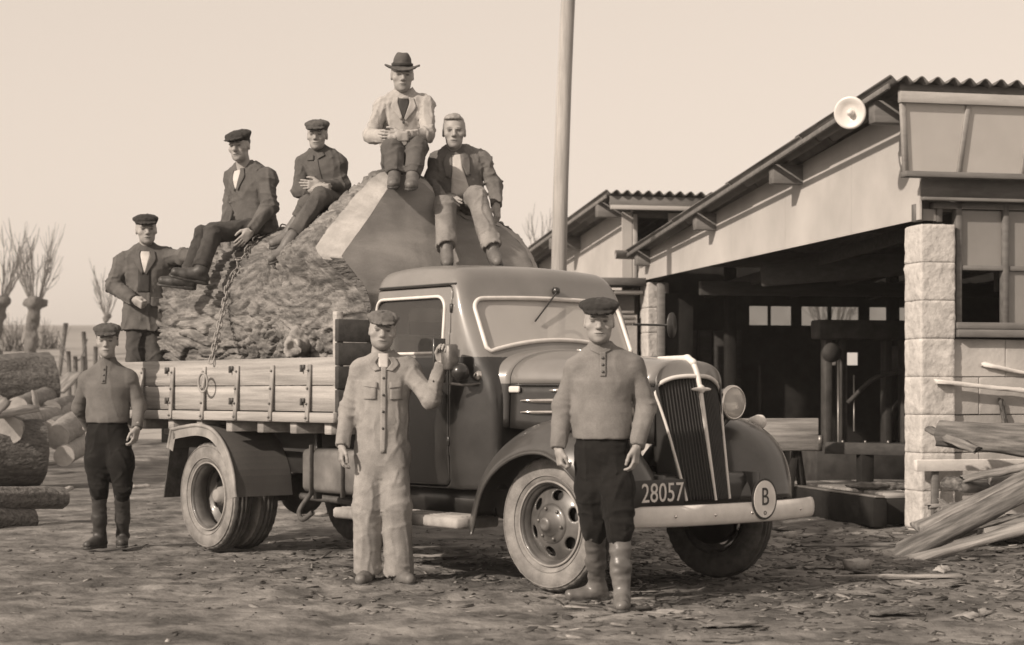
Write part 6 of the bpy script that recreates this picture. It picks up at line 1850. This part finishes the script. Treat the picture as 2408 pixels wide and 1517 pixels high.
# man sitting low on the log, looking left
person('man in dark work jacket and flat cap sitting on log, legs hanging to the left', dict(
    head=at(563, 345, 14.66), neck=at(578, 396, 14.76), shR=at(550, 420, 14.86), shL=at(626, 421, 14.64),
    elR=at(546, 488, 14.80), wrR=at(528, 540, 14.62), elL=at(634, 488, 14.54), wrL=at(590, 543, 14.44),
    hpR=at(588, 538, 14.84), hpL=at(614, 538, 14.66), knR=at(480, 553, 14.60), knL=at(502, 547, 14.42), anR=at(438, 650, 14.46), anL=at(470, 636, 14.26)),
    dict(seed=5, seat=True, face=(-.26, -1, -.08), jaw=.98, nose=1.3, wide=1.04, age=.2, hat='cap', hat_m='cap_dark', puff=1.02, tilt=4, roll=6, hair='hair_dark', top_m='jacket_dark', top_i=.030, arm_i=.018, fold=.017, skirt=.08, collar=.02,
         leg_m='trousers_dark', leg=(.092, .074, .064), cuff=-.02, shoe_m='leather', foot_s=1.08, toeR=(-.97, -.1, .10), toeL=(-.94, -.2, .20), upR=(-.1, -.3, 1), upL=(-.1, -.35, .9),
         handR=('relaxed', (-.3, -.5, -.6), (-.5, -.5, .5)), handL=('flat', (-.62, -.2, -.75), (-.7, -.4, .4)),
         strips=V_lapels('shirt_white', 'jacket_dark', .17, .045)))
# boy with crossed arms
person('boy in dark smock and cap sitting with folded arms on the log slope', dict(
    head=at(746, 319, 14.16), neck=at(750, 362, 14.22), shR=at(714, 384, 14.26), shL=at(792, 380, 14.20),
    elR=at(702, 448, 14.06), wrR=at(748, 446, 13.90), elL=at(806, 438, 14.16), wrL=at(752, 436, 13.94),
    hpR=at(766, 476, 14.2), hpL=at(792, 474, 14.26), knR=at(724, 482, 13.94), knL=at(755, 462, 13.84), anR=at(684, 540, 13.92), anL=at(676, 572, 13.72)),
    dict(seed=6, seat=True, face=(-.06, -1, -.06), hs=.94, jaw=.92, nose=.85, hat='cap', hat_m='cap_mid', puff=.98, hair='hair_dark', top_n='smock', top_m='smock', top_i=.008, arm_i=.004, fold=.014, low=0, hem=.05, collar=.02,
         leg_m='trousers_mid', leg=(.082, .068, .058), cuff=-.10, shoe_m='leather_mid', foot_s=1.0, toeR=(-.8, -.35, -.35), toeL=(-.75, -.5, -.45), upR=(-.3, -.4, .8), upL=(-.4, -.4, .7),
         handR=('fist', (1, -.1, .1), (0, -.2, 1)), handL=('flat', (-1, -.15, .05), (0, -.1, 1)), hand_s=.92,
         strips=[('collar', [(-.012, -.01), (-.018, -.05)], [(-.06, .0), (-.075, -.035)], 'smock', .010), ('collar', [(.012, -.01), (.018, -.05)], [(.06, .0), (.075, -.035)], 'smock', .010), ('placket', [(-.014, -.05), (-.014, -.24)], [(.014, -.05), (.014, -.24)], 'smock', .004)]))
# man in the felt hat
person('man in felt hat and pale coat sitting on top of the log with folded arms', dict(
    head=at(946, 178, 13.94), neck=at(949, 226, 14.0), shR=at(900, 250, 13.98), shL=at(999, 246, 14.0),
    elR=at(872, 320, 13.84), wrR=at(930, 322, 13.62), elL=at(1006, 316, 13.86), wrL=at(944, 320, 13.66),
    hpR=at(925, 384, 14.06), hpL=at(968, 384, 14.08), knR=at(922, 348, 13.66), knL=at(980, 348, 13.68), anR=at(928, 408, 13.56), anL=at(970, 412, 13.56)),
    dict(seed=7, seat=True, face=(.12, -1, -.12), hs=1.02, age=.3, wide=1.10, hat='fedora', hair='hair_dark', top_n='coat', top_m='coat_pale', top_i=.014, arm_i=.008, fold=.016, low=-.02, hem=-.02, collar=.02,
         leg_m='trousers_mid', leg=(.094, .078, .062), cuff=.0, shoe_m='leather_mid', toeR=(-.02, -.96, -.25), toeL=(-.05, -.96, -.25), upR=(0, -.25, 1), upL=(0, -.25, 1),
         handR=('fist', (1, -.1, .05), (0, -.2, 1)), handL=('flat', (-1, -.2, .0), (0, -.2, 1)), hand_tone=1.0,
         strips=V_lapels('shirt_dark', 'coat_pale', .17, .055), buttons=[(0, -.20), (0, -.28)]))
# bareheaded young man
person('bareheaded fair young man in open work jacket and white shirt sitting above the cab', dict(
    head=at(1068, 311, 13.98), neck=at(1071, 360, 14.06), shR=at(1030, 380, 14.06), shL=at(1131, 377, 14.08),
    elR=at(1012, 436, 14.02), wrR=at(1042, 470, 13.80), elL=at(1162, 434, 14.06), wrL=at(1168, 484, 13.88),
    hpR=at(1066, 478, 14.08), hpL=at(1106, 476, 14.1), knR=at(1046, 484, 13.70), knL=at(1120, 462, 13.72), anR=at(1050, 578, 13.46), anL=at(1157, 580, 13.46)),
    dict(seed=8, seat=True, face=(.03, -1, -.05), hs=1.06, jaw=.95, hair='hair_fair', top_m='jacket_work', top_i=.020, arm_i=.012, fold=.016, low=0, hem=.02, collar=.015,
         leg_m='trousers_pale', leg=(.086, .078, .076), cuff=.0, shoe_m='leather_mid', toeR=(.05, -.8, -.55), toeL=(.25, -.85, -.45), upR=(0, -.5, .8), upL=(0, -.45, .85),
         handR=('flat', (.75, -.6, -.15), (.3, .5, .7)), handL=('relaxed', (.05, -.2, -1), (-.6, -.8, .1)),
         strips=[('shirt_front', [(-.035, -.02), (-.03, -.10), (-.075, -.34)], [(.035, -.02), (.04, -.10), (.085, -.34)], 'shirt_white', .004, 18, 8),
                 ('lapel', [(-.036, -.02), (-.03, -.09), (-.06, -.20)], [(-.07, .0), (-.105, -.055), (-.085, -.18)], 'jacket_work', .010), ('lapel', [(.036, -.02), (.04, -.09), (.07, -.20)], [(.07, .0), (.112, -.055), (.10, -.18)], 'jacket_work', .010)],
         buttons=[(-.085, -.18), (-.095, -.30)]))

# ------------------------------------------------------------------ thin winter haze over the whole place
hz = obj('haze', box((0, 130, 5.5), (420, 320, 15.0)), None, smooth=False); hz['kind'] = 'stuff'
hz['label'] = 'thin pale haze over the yard and fields'; hz['category'] = 'haze'
hm = bpy.data.materials.new('haze'); hm.use_nodes = True; hn = hm.node_tree; hn.nodes.clear()
ho = hn.nodes.new('ShaderNodeOutputMaterial'); hv = hn.nodes.new('ShaderNodeVolumePrincipled')
hv.inputs['Color'].default_value = sep(.9); hv.inputs['Density'].default_value = .0009; hv.inputs['Anisotropy'].default_value = .2
hn.links.new(hv.outputs[0], ho.inputs['Volume']); hz.data.materials.append(hm)
